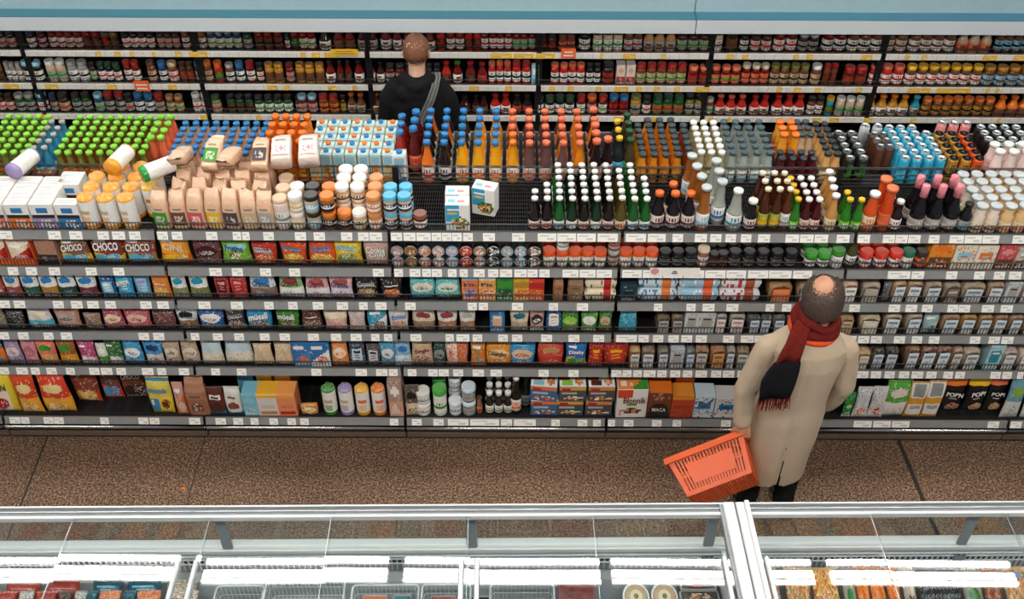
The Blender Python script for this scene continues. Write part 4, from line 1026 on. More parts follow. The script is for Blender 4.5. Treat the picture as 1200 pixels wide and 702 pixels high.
block('nut_butter_jar', 'nut butter jar', [(J['o'][0], J['o'][1], 'orange-lidded nut butter jar')], 397, 414, 1, .083, .06, ZT, 'low one between taller stacks', 'nut butter jars')
block('nut_butter_jar', 'nut butter jar', [(J['w2'][0], J['w2'][1], 'white-lidded nut butter jar')], 414, 432, 1, .083, .06, ZT, 'low one before tall stacks', 'nut butter jars')
jb(['w2', 'w2'], 396, 432, 3, 2, .145, 'middle nut butter block')
jb(['e'], 432, 450, 3, 2, .06, 'right of white lids')
jb(['b', 'b'], 451, 485, 2, 2, .06, 'next to bare wire')
block('nut_butter_jar', 'nut butter jar', [('njc', J['c'][1], 'small brown-lidded spread jar')], 486, 500, 1, .08, .06, ZT, 'right of sky-blue lids', 'nut butter jars')
# two crispbread boxes left on the bare wire
cbx = lambda s_: carton(.128, .085, .172, [('bg', 'wh'), ('rect', 0, .35, .62, 1, '2a9cc4'), ('food', .62, .3, .36, .24, ['tan', 'gr', 'OR', 'cr', 'dg']), ('rect', .12, .66, .5, .74, 'ye'), ('rect', .1, .82, .55, .88, 'wh')], 'wh', 'wh', [('bg', 'wh'), ('rect', .1, .3, .4, .6, 'lb'), ('rect', .5, .3, .8, .55, 'pk')], seed=s_)
single(537, .06, ZT, cbx(1), 'crispbread_box', 'white and teal crispbread box standing at the front wire', 'crispbread box', 'crispbread boxes on bare wire')
single(537, .155, ZT, cbx(1), 'crispbread_box', 'white and teal crispbread box directly behind the front one', 'crispbread box', 'crispbread boxes on bare wire')
single(569, .20, ZT+.002, cbx(2), 'crispbread_box', 'white and teal crispbread box set askew further back', 'crispbread box', 'crispbread boxes on bare wire', rz=-.28)
# beer
bd_ = lambda: B_(.2, .0298, 'wh', '17301c', 'wh', 'sl', nr=.4, sh=.42, sh2=.7, caph=.085, lz=(.06, .3))
bdk = lambda: B_(.2, .0298, 'wh', '1d1512', 'bp', 'rd', nr=.4, sh=.42, sh2=.7, caph=.085, lz=(.06, .3))
bgr = lambda: B_(.2, .0298, 'wh', '1c5a22', 'wh', 'bl', nr=.4, sh=.42, sh2=.7, caph=.085, lz=(.06, .3))
bol = lambda: B_(.205, .0298, 'wh', '5a4a1c', 'cr', 'OR', nr=.4, sh=.42, sh2=.7, caph=.085, lz=(.06, .3))
T1 = ('ja', bdk, 'white-capped dark beer bottle'); T2 = ('jb', bgr, 'white-capped green beer bottle'); T3 = ('jc', bd_, 'white-capped blackish-green beer bottle'); T4 = ('jd', bol, 'white-capped olive-brown beer bottle')
block('beer_bottle', 'beer bottle', [T1, T1, T2, T3, T1, T3, T1, T4, T2, T2], 619, 762, [2, 3, 6, 6, 6, 6, 6, 5, 6, 4], .0635, .055, ZT, 'beer block', 'white-capped beer bottles')
block('juice_bottle', 'juice bottle', C(3, 'ka', lambda: B_(.235, .036, 'ee6a2a', '1a1014', 'bp', 'wi', nr=.42, sh=.5, sh2=.72, caph=.1), 'orange-capped near-black juice bottle'), 759, 813, [1, 2, 1], .083, .06, ZT, 'right of beer', 'near-black orange-capped bottles')
block('cider_bottle', 'cider bottle', C(1, 'kb', lambda: B_(.275, .036, 'sl', '9a5a24', 'wh', 'lb', nr=.5, sh=.42, sh2=.75, caph=.07), 'silver-capped amber bottle with white label'), 812, 830, 4, .1, .055, ZT, 'beside clear bottles', 'amber silver-capped bottles', drift=-.012)
block('water_bottle', 'water bottle', C(1, 'kc', lambda: B_(.27, .037, 'sl', 'c8ccc4', 'wh', 'bl', nr=.5, sh=.42, sh2=.75, caph=.07, mat='clear'), 'tall silver-capped clear bottle'), 829, 848, 3, .1, .115, ZT, 'right of amber bottles', 'tall clear bottles')
single(857.5, .06, ZT, B_(.25, .042, 'wh', 'c6c8c0', 'wh', 'tl', nr=.42, sh=.4, sh2=.78, caph=.07, mat='clear'), 'water_bottle', 'broad clear bottle with white label and cap, front row', 'water bottle')
single(876.5, .055, ZT, B_(.19, .034, 'wh', '181214', 'bp', 'wi', nr=.5, sh=.5, sh2=.74, caph=.1), 'juice_bottle', 'short black bottle with white cap and pink label', 'juice bottle')
block('cider_bottle', 'cider bottle', C(2, 'kd', lambda: B_(.265, .028, 'cr', '4a2410', '9aa03c', 'ye', nr=.42, sh=.5, sh2=.74, caph=.07), 'tan-capped brown bottle with olive label'), 884, 911, 3, .075, .055, ZT, 'left of white-labelled brown bottles', 'brown olive-labelled bottles')
block('cider_bottle', 'cider bottle', C(1, 'ke', lambda: B_(.265, .0265, 'cr', '5a2c14', 'wh', 'gy', nr=.42, sh=.5, sh2=.74, caph=.07), 'tan-capped brown bottle with white label'), 910, 922, 3, .075, .055, ZT, 'left of green bottles', 'brown white-labelled bottles')
block('beer_bottle', 'beer bottle', C(1, 'kf', lambda: B_(.2, .026, 'ye', '2c7a20', 'lg', 'wh', nr=.45, sh=.45, sh2=.7, caph=.085, lz=(.06, .3)), 'yellow-capped green bottle'), 922, 934, 4, .066, .055, ZT, 'by brown bottles', 'yellow-capped green bottles')
block('soda_bottle', 'soda bottle', C(2, 'kg', lambda: B_(.2, .027, 'wh', '4a1418', 'bp', 'rd', nr=.45, sh=.45, sh2=.7, caph=.085, lz=(.06, .36)), 'white-capped dark red bottle'), 934, 958, 4, .066, .055, ZT, 'between green bottles', 'white-capped dark red bottles')
block('soda_bottle', 'soda bottle', C(1, 'kh', lambda: B_(.225, .031, 'wh', 'c8904c', 'cr', 'tan', nr=.45, sh=.45, sh2=.7, caph=.08, lz=(.06, .36)), 'white-capped honey-coloured bottle'), 962, 978, 4, .075, .055, ZT, 'left of green pair', 'honey-coloured bottles', drift=.006)
block('beer_bottle', 'beer bottle', C(2, 'kf', None, 'yellow-capped green bottle'), 981, 1007, [2, 1], .066, .055, ZT, 'left of carrot juice', 'yellow-capped green bottles')
single(1014, .06, ZT, B_(.235, .037, 'wh', 'd8521e', 'cr', 'OR', nr=.5, sh=.5, sh2=.75, caph=.09, mat='cloudy'), 'juice_bottle', 'orange-red juice bottle with white cap and cream label', 'juice bottle')
block('juice_bottle', 'juice bottle', C(1, 'ki', lambda: B_(.27, .034, 'e07848', 'cf4a1c', 'd8602c', 'sa', nr=.62, sh=.5, sh2=.8, caph=.08, mat='cloudy'), 'all orange-red juice bottle'), 1023, 1041, 2, .085, .06, ZT, 'right of white-capped one', 'orange-red bottles', drift=-.01)
single(1045.5, .055, ZT, B_(.19, .031, 'wh', '201418', 'wh', 'rd', nr=.45, sh=.5, sh2=.72, caph=.09), 'soda_bottle', 'small black bottle with white cap before wine bottles', 'soda bottle')
block('wine_bottle', 'wine bottle', C(3, 'kj', lambda: B_(.285, .0405, 'e88a92', '141013', 'gp', 'bp', nr=.38, sh=.42, sh2=.66, foil=.26, lz=(.08, .3)), 'pink-foiled dark wine bottle'), 1060, 1118, 2, .088, .06, ZT, 'wine group', 'pink-foiled wine bottles')
single(1125.5, .055, ZT, B_(.175, .033, 'k', '15171a', 'gp', 'tl', nr=.45, caph=.1), 'soda_bottle', 'short black bottle with grey label right of wine', 'soda bottle')
mk = lambda: B_(.168, .0335, 'sl', 'ead8c4', 'cr', 'br', nr=.62, sh=.56, sh2=.78, caph=.1, mat='cloudy', lz=(.06, .4))
mk2 = lambda: B_(.168, .0335, 'sl', 'e4c088', 'cr', 'OR', nr=.62, sh=.56, sh2=.78, caph=.1, mat='cloudy', lz=(.06, .4))
mk3 = lambda: B_(.168, .0335, 'sl', 'e6c8bc', 'bp', 'rd', nr=.62, sh=.56, sh2=.78, caph=.1, mat='cloudy', lz=(.06, .4))
block('smoothie_bottle', 'smoothie bottle', [('kk', mk, 'silver-capped cream milk drink'), ('kk', mk, 'silver-capped cream milk drink'), ('kl', mk2, 'silver-capped yellowish milk drink'), ('kl', mk2, 'silver-capped yellowish milk drink'), ('km', mk3, 'silver-capped rosy milk drink'), ('km', mk3, 'silver-capped rosy milk drink')], 1132, 1232, 5, .074, .05, ZT, 'near right block', 'silver-capped milk drinks')
# ------------------------------------------------------------------ packets on the lower shelves:  x0 x1 kind height style bg a1 a2 text/colour ; description
ROWS = ['''
-22 12 p .15 4 cr rd pk - ; red and cream packet
12 40 p .15 4 cr rd pk - ; red and cream packet
49 73 x .21 t b08068 k gy - ; brown block over black tray
72 110 p .2 7 8a5a3a ye cy CHOCO/wh ; brown and yellow pouch, white lettering
109 150 p .2 7 8a3a24 ye cy CHOCO/wh ; red-brown pouch, white lettering
147 187 p .2 7 9a4a30 mu cy CHOCO/wh ; brown pouch, white lettering
188 227 p .205 7 eda028 OR ye CINI/cr ; orange cereal pouch
228 262 p .18 3 6a3a38 wi gp - ; maroon and grey cereal pouch
260 297 p .18 g 7ab030 lb cr Frutino/nv ; green cereal pouch
297 327 p .18 1 c8381e 8a1c14 OR FITELLA/lb ; red cereal pouch
329 362 p .19 1 d8541e rd ye Kangus/bl ; orange-red cereal pouch, blue lettering
362 395 p .19 1 d8541e rd ye Kangus/bl ; orange-red cereal pouch, blue lettering
391 427 p .2 1 e8c438 ye 7a8a40 NOUGAT/cy ; yellow cereal pouch
427 457 p .185 1 c8a090 bp 8a3a2a COOKIE/wh ; pinkish pouch, white lettering
1083 1111 x .2 2 e88a2a br OR - ; orange printed box
1111 1137 x .17 8 e8dcc0 lb OR - ; cream box with blue print
1137 1162 x .165 8 ecdcc0 OR lb - ; cream box with orange print
1162 1184 x .17 2 c84a4a br pk - ; red and brown box
1184 1210 x .15 2 c8b8a8 br wh - ; pale brown box
''', '''
-20 8 p .19 1 b0504a rd cr - ; dull red packet
8 29 p .19 2 cr a04a3a bl - ; cream packet with red base
29 50 p .19 2 e4e4dc 2c5a40 bl - ; white and green packet
50 71 p .19 2 e8e4da mu bl - ; white and mustard packet
71 93 p .19 2 e4e4dc 24483a bl - ; white and dark green packet
93 118 p .19 2 e4e0d8 7a3038 bl - ; white and maroon packet
120 139 p .16 6 1f5c8c lb wh - ; dark blue packet
139 160 p .19 6 2a9ac8 cy wh BIAŁA/wh ; bright blue packet
160 180 p .19 6 5a84a4 lb pl - ; greyish blue packet
180 203 p .19 1 e0803a OR ye - ; orange packet
203 223 p .19 2 e6e2da 8a8a58 tl - ; white and olive granola packet
223 248 p .19 2 e8e4da 7a7a44 tl - ; white and olive granola packet
254 272 p .19 6 a8383a dr pk - ; crimson packet
272 292 p .19 6 b8403e rd pk - ; crimson packet
293 326 p .19 2 e4e4e2 8a6a58 bl Granola/nv ; white and brown granola pouch
327 358 p .19 2 8ab878 e8e8e0 8a3a3c Granola/dr ; green and white granola pouch
358 388 p .19 2 e0a8b0 e8e0dc a05048 Granola/dr ; pink and white granola pouch
386 416 p .19 2 e4b0b0 dcd0dc a05048 Granola/nv ; pink and lilac granola pouch
416 445 p .18 1 2a2826 dk tan Granola/gp ; black granola pouch
446 473 p .18 1 262a2a dk OR - ; black pouch with orange bowl
480 511 p .17 3 58b4bc cr tl - ; teal bag of wafers
509 541 p .17 3 64b8b4 dcd8d0 gr - ; teal bag of wafers
541 561 x .18 1 e07a3a lb 9a5a8a Fit/nv ; orange and purple box
561 582 x .18 1 e8a048 wh OR Fit/nv ; yellow-orange box
582 602 x .17 5 2a7a48 gr dg - ; green box
601 620 x .165 5 d8b030 mu OR - ; yellow box
619 638 x .16 5 d8442a rd OR - ; red box
647 660 s .17 8 9a6a44 be br - ; brown paper sack
664 684 s .17 8 8a6848 be br - ; brown paper sack
684 722 r .075 2 e4d4b4 rd br - ; cream and red roll pack
726 746 x .12 6 1c3848 k tl - ; dark blue carton
746 793 r .08 1 c4d4dc d87a3a 4a7a9a - ; white-blue crispbread pack
793 842 r .08 1 9cc0d4 d8603a e8e4dc - ; light blue crispbread pack
842 890 r .08 1 d8d8d8 a8543a c83a3a - ; silver and rust crispbread pack
897 928 l .14 - 9a6a3c OR gp - ; brown bread in clear bag
930 962 l .14 - 8a6a48 gp k - ; grey-labelled bread
982 1003 l .16 - cfa88c wh k - ; pale bread with white label
1006 1030 l .15 - b0a090 gp be - ; sliced greyish bread
1031 1041 p .14 9 5a5a58 k gp - ; narrow grey packet
1040 1058 l .17 - c8a078 d8e0e4 k - ; golden loaf, white label
1058 1078 l .17 - c8a078 d8e0e4 k - ; golden loaf, white label
1078 1100 l .16 - a89480 d0d8dc k - ; seeded loaf, white label
1100 1122 l .15 - 9a8878 7a6a60 cr - ; sliced seeded bread
1122 1152 l .15 - b09a80 c4ccd0 k - ; wide seeded loaf
1153 1173 l .16 - b8987c d8dcdc k - ; loaf with grey label
1173 1190 x .15 6 c8ccca gp k - ; pale grey bread box
1189 1210 l .16 - b8907a d0d4d4 k - ; loaf at right end
''', '''
-14 10 p .17 9 8a7860 br be - ; dull brown bag
10 32 p .13 9 2c2a2a k gy - ; black bag
34 65 p .17 2 e0d4cc 58b4c4 cr - ; pink and teal flake bag
66 98 p .17 3 c48a78 gp br - ; dusty pink bag
100 122 p .12 9 8a6a5c br be - ; low brownish bag
123 148 p .17 3 b05060 cr rd - ; crimson flake bag
147 180 p .17 3 c0606a e0b8a8 rd - ; crimson flake bag
180 208 p .14 9 6a3a3c wi br - ; dark maroon bag
209 235 p .18 2 d0d4d4 8a6a50 k GRANOLA/k ; grey granola bag
233 266 p .18 3 2a64a0 wh tan - ; blue and red cereal bag
266 290 p .18 1 3a3a3e wh br CHOCO/gp ; charcoal cereal bag
290 321 p .18 1 2a94c4 lb br müesli/wh ; bright blue müesli bag
324 353 p .18 1 3c8a30 gr br müesli/wh ; green müesli bag
354 379 p .18 1 5a3030 be br - ; dark red muesli bag
380 409 p .17 5 d8b8a0 cr pk - ; beige flake bag
409 430 p .17 9 d0b8b0 bp wh - ; pale pink bag
431 455 p .18 4 3a98b8 wh br - ; blue and white bag
456 480 p .18 1 d8cfc4 wh c87a3a fitness/bl ; white and orange fitness bag
483 511 p .18 2 d0c4ac 9a7a60 8a3a34 - ; beige oat bag
512 537 p .18 2 e4e0d8 a87a58 8a3a34 - ; white oat bag
538 558 p .18 2 dcd6cc a87a58 gp - ; white oat bag
574 592 x .17 6 2274ac d8b090 wh - ; blue oat carton
597 620 p .18 2 d8c8ac c0a888 2a6a74 - ; beige seed bag
620 638 p .18 3 c09080 2c2a2c wh - ; brown and black seed bag
639 658 p .18 6 2a6aa4 wh be - ; blue seed bag
657 678 p .17 3 3c7a34 lg be - ; green seed bag
680 700 p .17 3 4c9a3c wh cr - ; green and white seed bag
700 717 p .17 3 4a8438 be br - ; green seed bag
724 746 p .16 9 2f9cb4 cy wh - ; crumpled teal bag
767 785 l .14 - 6a5444 gp k - ; dark rye loaf
785 801 l .14 - 74604c gp k - ; dark rye loaf
800 817 x .16 6 c8ccca gp k - ; white sliced bread box
816 836 x .16 6 c8ccca gp k - ; white sliced bread box
836 851 l .16 - a8a49c e4dcd4 rd - ; white roll bag
852 873 l .16 - a8a49c e4dcd4 rd - ; white roll bag
873 889 l .15 - 3a4650 c8d4dc nv - ; dark bag with blue label
888 903 l .15 - 3a4650 c8d4dc nv - ; dark bag with blue label
902 918 l .15 - 3a4650 c8d4dc nv - ; dark bag with blue label
918 934 l .14 - 46525a 9ac0cc nv - ; dark bag with blue top
980 999 l .14 - b8906c be br - ; brown roll bag
1004 1030 l .15 - c4b498 d8d0b8 wh - ; floury round loaf
1032 1054 l .17 - b8a48c d4e0e4 k - ; oat loaf, blue-white label
1056 1077 l .17 - b8a48c d4e0e4 k - ; oat loaf, blue-white label
1078 1097 p .15 4 9ab4b4 c4ccc8 4a6a70 - ; grey-green flat packet
1098 1121 l .165 - a87a54 d0dce0 k - ; brown toast loaf
1121 1141 l .165 - b88a48 d0dce0 k - ; golden toast loaf
1141 1159 l .165 - b08858 d0dce0 k - ; tan toast loaf
1159 1177 l .165 - a8805c d0dce0 k - ; brown toast loaf
1177 1194 l .165 - a8805c d0dce0 k - ; brown toast loaf
1194 1212 l .165 - a8805c d0dce0 k - ; brown toast loaf
''', '''
-14 10 p .2 4 3a6a94 OR tl - ; blue and orange sweet bag
10 30 p .2 3 a090a8 e0c4c0 pl - ; lilac sweet bag
30 48 p .2 3 d08a90 b06a78 pk - ; pink sweet bag
48 71 p .2 2 e07a68 e8a060 gr - ; salmon sweet bag
71 95 p .2 2 9a5a2c e0982c gr - ; brown and yellow sweet bag
96 117 p .2 7 b84a74 e0a0b0 wh - ; magenta sweet bag
117 130 p .17 2 d8d4cc gr wh - ; white and green sweet bag
128 148 p .2 7 2e6a34 gp wh - ; dark green sweet bag
147 171 p .2 3 3a98c4 wh bl - ; blue knotted sweet bag
171 195 p .2 2 3a8cc4 d8c8c4 nv - ; blue and white sweet bag
194 215 p .2 3 b8a088 d8ccb4 k - ; beige rice bag
215 236 p .2 3 b8a088 d8ccb4 k - ; beige rice bag
237 264 p .2 5 d0d0cc b8ccd4 cr - ; clear bag of puffed grain
264 299 p .2 5 d0d0cc b8ccd4 cr - ; clear bag of puffed grain
298 322 p .17 9 d4b894 cr be - ; clear bag of cream flakes
322 346 p .17 9 d4b894 cr be - ; clear bag of cream flakes
345 367 x .2 4 2a72ac 3a88bc sa - ; blue flake box
365 389 x .2 4 2a72ac wh sa - ; blue and white flake box
389 410 p .2 3 e08a4a f0d8b8 OR - ; orange window bag
410 430 p .19 6 3a4a58 c4d0d8 nv - ; dark blue seed bag
430 447 p .17 6 5a4a48 c4c8cc dk - ; brownish seed bag
446 465 p .2 3 4a98b8 dce0e0 br - ; blue and white flour bag
463 483 p .2 2 8ab0c8 d4dce0 bl - ; light blue flour bag
482 509 p .2 1 c8a888 be 9a5a40 Single/dr ; beige chip bag
508 523 p .19 3 2c4a3c gy k - ; dark green chip bag
522 550 p .2 s e8d0c0 c86a3c OR Crunchips/sa ; white and orange crisp bag
551 570 p .2 4 c08038 OR gy - ; ochre crisp bag
568 600 p .19 3 d88a28 e0c898 rd Dizeby/br ; orange puffs bag
596 628 p .19 3 2c90c0 d8b898 rd - ; blue nut bag
629 661 p .2 2 c84a3c c83a2c tan - ; red and tan nut bag
661 688 p .21 7 2a74b8 e0a050 gr Dizeby/wh ; blue bag, white lettering
688 707 p .21 6 a8282a c8382c ye - ; dark red snack bag
705 736 p .21 6 a82c24 c8382c ye - ; wide red snack bag
735 750 l .17 - c09058 d8d4cc k - ; tan bread pack
750 768 l .17 - 7a6858 d4d8dc k - ; dark bread pack
768 783 l .17 - 6a6660 d4d8dc k - ; charcoal bread pack
783 800 x .16 6 b8c0c4 gp k - ; grey bread box
800 813 l .17 - 5a6a74 c4d8e4 nv - ; slate bread pack
812 830 l .18 - a07858 c8c4bc k - ; brown crust bread pack
829 849 l .18 - a87048 d89858 k - ; orange-brown bread pack
848 860 l .18 - a09a94 d0d4d4 k - ; grey crust bread pack
860 877 l .17 - 8a7058 c4c4c0 k - ; brown bread pack
877 892 l .17 - 8a7058 c4c4c0 k - ; brown bread pack
1000 1017 l .16 - d0a878 d8d0c0 be - ; pale roll bag
1016 1033 l .18 - 2c2e32 c8d4dc k - ; black bread pack
1033 1050 l .18 - 2c2e32 c8d4dc k - ; black bread pack
1055 1073 l .2 - 8a5c44 dce4e8 k - ; brown bread, white label
1071 1093 l .2 - 7a4c38 dce8ec nv - ; brown bread, blue-white label
1090 1109 l .2 - 7a4c38 dce8ec nv - ; brown bread, blue-white label
1108 1123 l .19 - a08068 d4d0c8 k - ; tan bread, pale label
1122 1144 l .18 - c0a898 d0d4d0 k - ; seeded beige bread
1150 1168 x .2 6 a8ccd4 2a8a94 wh - ; pale blue wrap pack
1168 1187 l .18 - b8a8a0 d4dcdc rd - ; greyish toast pack
1187 1212 l .16 - d0b8a8 e4e4e0 rd - ; white and red roll pack
''', '''
-12 27 p .32 s e4c838 ecdcc8 rd CORN/nv ; yellow corn cereal bag
25 53 p .3 2 d84a24 eda838 ecd090 - ; red and orange flake bag
53 90 p .3 2 d84428 eda838 ecd090 - ; red and orange flake bag, tan side
88 122 p .3 7 8a4438 d8502c eac060 - ; maroon and red cereal bag
121 147 p .3 7 70443c d8402c 4aa0c8 - ; dark red cereal bag
145 176 p .3 7 6a3a20 7a4a34 dk CHOCO/wh ; brown cereal bag, white lettering
177 207 p .28 q d8c458 ecc838 3a84b0 Nesquik/bl ; yellow cocoa cereal bag
208 222 p .25 4 d09888 e07a38 bp - ; slim pink and orange bag
222 248 s .3 6 a87458 9a6248 ch - ; brown paper flour sack
247 267 p .22 w 5c2c20 e0d8d0 ch - ; dark chocolate rice bag
266 287 p .22 w e0dcd4 d8d8d0 8a4a3a - ; white milk chocolate bag
287 305 x .19 2 7ab8c8 8cc0cc lb - ; pale blue cereal carton
304 329 x .19 y ecb02c d8cfc8 mu - ; yellow-topped cereal carton
327 350 x .19 y f0a050 e88a5c rd - ; orange-topped cereal carton
352 374 p .09 3 c8863a ecd0a0 br - ; small amber snack bag lying low
377 398 t .225 gr be 0 0 - ; cracker tube with green end
397 417 t .225 pl be 0 0 - ; cracker tube with lilac end
416 436 t .225 f0b030 OR 0 0 - ; cracker tube with yellow end
435 455 t .225 f08a2c sa 0 0 - ; cracker tube with orange end
457 474 x .31 2 a88a7c d89a80 wh - ; tall brown and salmon carton
475 493 p .24 2 5a5048 e0c4a0 k - ; dark-topped snack bag
720 757 x .25 o e8e4dc d84a28 gr Błonnik/dr ; white fibre carton with red corner
757 785 x .22 m 7a3c24 1f1d1d OR MACA/cr ; brown maca carton with black panel
784 811 x .19 v c04a28 a83c24 e89030 - ; rust carton with orange top
811 835 x .19 8 c8d8e0 2a74a8 br - ; white and blue milk carton
835 862 x .17 8 d8d4d0 2a74a8 dk - ; white carton with brown print
985 997 p .2 3 2c8a44 gr wh - ; small green pouch
997 1016 p .24 f e4dcd8 c8c4c4 c83a2c - ; white pouch with red star
1015 1034 p .24 f e4dcd8 c8c4c4 c83a2c - ; white pouch with red star
1030 1061 p .28 2 58a83c e8e0d8 bp - ; green and white bag
1057 1079 p .28 a d89a30 ecE4dc e8e4dc - ; orange and white bag
1077 1099 p .28 a d89a30 ece4dc e8e4dc - ; orange and white bag
1096 1125 p .27 b 1d1a1c 8a2c24 OR POP'N/wh ; black crisp bag, no chip
1124 1151 p .27 b 1d1b1c c8945c ye POP!/wh ; black crisp bag, chip picture
1149 1172 p .27 b 1d1c1e c8945c sa POP!/wh ; black crisp bag, chip picture
1171 1193 p .3 2 6a9ab0 d0d0c8 8ab040 - ; grey-green chip bag
1194 1216 p .3 2 8ab4c8 d8d4c8 c8c838 - ; light blue chip bag
''']
SHN = ['second shelf', 'third shelf', 'fourth shelf', 'fifth shelf', 'bottom shelf']
def special(st, bg, a1, a2, tx, tc):
    food = [a2, mixc(a2, 'wh', .4), mixc(a2, 'k', .4)]
    T = [('text', tx, .5, .7, .84, tc)] if tx else []
    if st == 'g': return [('bg', bg), ('ell', .5, .70, .42, .13, a1), ('food', .5, .42, .22, .18, [a2, 'wh', 'br', bg]), ('speck', [mixc(bg, 'wh', .35), mixc(bg, 'k', .3)], 0, .4, .3), ('text', tx, .5, .70, .7, tc)]
    if st == 's': return [('bg', bg), ('rect', 0, 0, .8, .6, a1), ('food', .45, .28, .3, .16, food), ('text', tx, .42, .7, .75, tc)] if tx != 'Crunchips' else [('bg', bg), ('rect', .5, 0, 1, 1, a1), ('speck', [mixc(a1, 'wh', .3), a1], 0, 1, .3), ('text', tx, .25, .5, .7, tc, PI/2)]
    if st == 'q': return [('bg', bg), ('band', -1, .5, a1), ('band', .92, 1.1, a2), ('rect', .1, .1, .44, .46, a2), ('rect', .13, .3, .25, .43, 'wh'), ('food', .72, .33, .18, .14, ['ch', 'br', 'mu']), ('text', tx, .5, .72, .85, tc)]
    if st == 'w': return [('bg', bg), ('food', .5, .36, .34, .13, [a2, mixc(a2, 'k', .3)]), ('rect', .15, .6, .8, .78, a1), ('rect', .25, .66, .7, .72, a2), ('wave', .16, -.06, 'tl', 1)]
    if st == 'y': return [('bg', a1), ('rect', .15, .35, .85, .5, mixc(a1, 'k', .2)), ('rect', .1, .1, .9, .25, a2), ('band', .85, 1.1, bg)]
    if st == 'o': return [('bg', bg), ('diag', -.3, 0, bg), ('band', .72, 1.2, 'wh'), ('rect', 0, .72, .5, 1.1, a1), ('rect', .3, .44, .7, .53, a2), ('food', .5, .24, .3, .1, ['br', 'tan', 'ch']), ('rect', .05, .1, .18, .3, 'pk'), ('text', tx, .58, .62, .76, tc)]
    if st == 'm': return [('bg', bg), ('ell', .5, .1, .48, .5, a1), ('food', .5, .85, .4, .12, ['br', 'tan', bg]), ('text', tx, .5, .33, .62, tc)]
    if st == 'v': return [('bg', bg), ('rect', .1, .45, .9, .58, a1), ('rect', .2, .5, .8, .53, 'cr'), ('speck', [mixc(bg, 'k', .3)], 0, .35, .4), ('band', .88, 1.1, a2)]
    if st == 'f': return [('bg', bg), ('speck', [a1, 'lb', 'gp'], .3, 1, .4), ('food', .5, .25, .3, .13, [a2, 'OR', 'wh'])]
    if st == 'a': return [('bg', bg), ('rect', .06, .1, .94, .42, a1), ('rect', .06, .6, .94, 1, a2), ('rect', .2, .3, .8, .38, 'gp'), ('rect', .2, .66, .8, .95, 'gy')]
    if st == 'b': return [('bg', bg), ('band', .82, 1.1, a2), ('food', .6, .18, .32, .13, [a1, mixc(a1, 'wh', .3), 'tan']), ('rect', .3, .42, .7, .48, 'gp'), ('text', tx, .5, .6, .74, tc)]
    if st == 't': return [('bg', bg), ('speck', [mixc(bg, 'k', .15)], .4, 1, .4), ('band', -1, .36, a1), ('ell', .3, .22, .12, .06, a2), ('ell', .7, .22, .12, .06, 'br')]
    return [('bg', bg)]
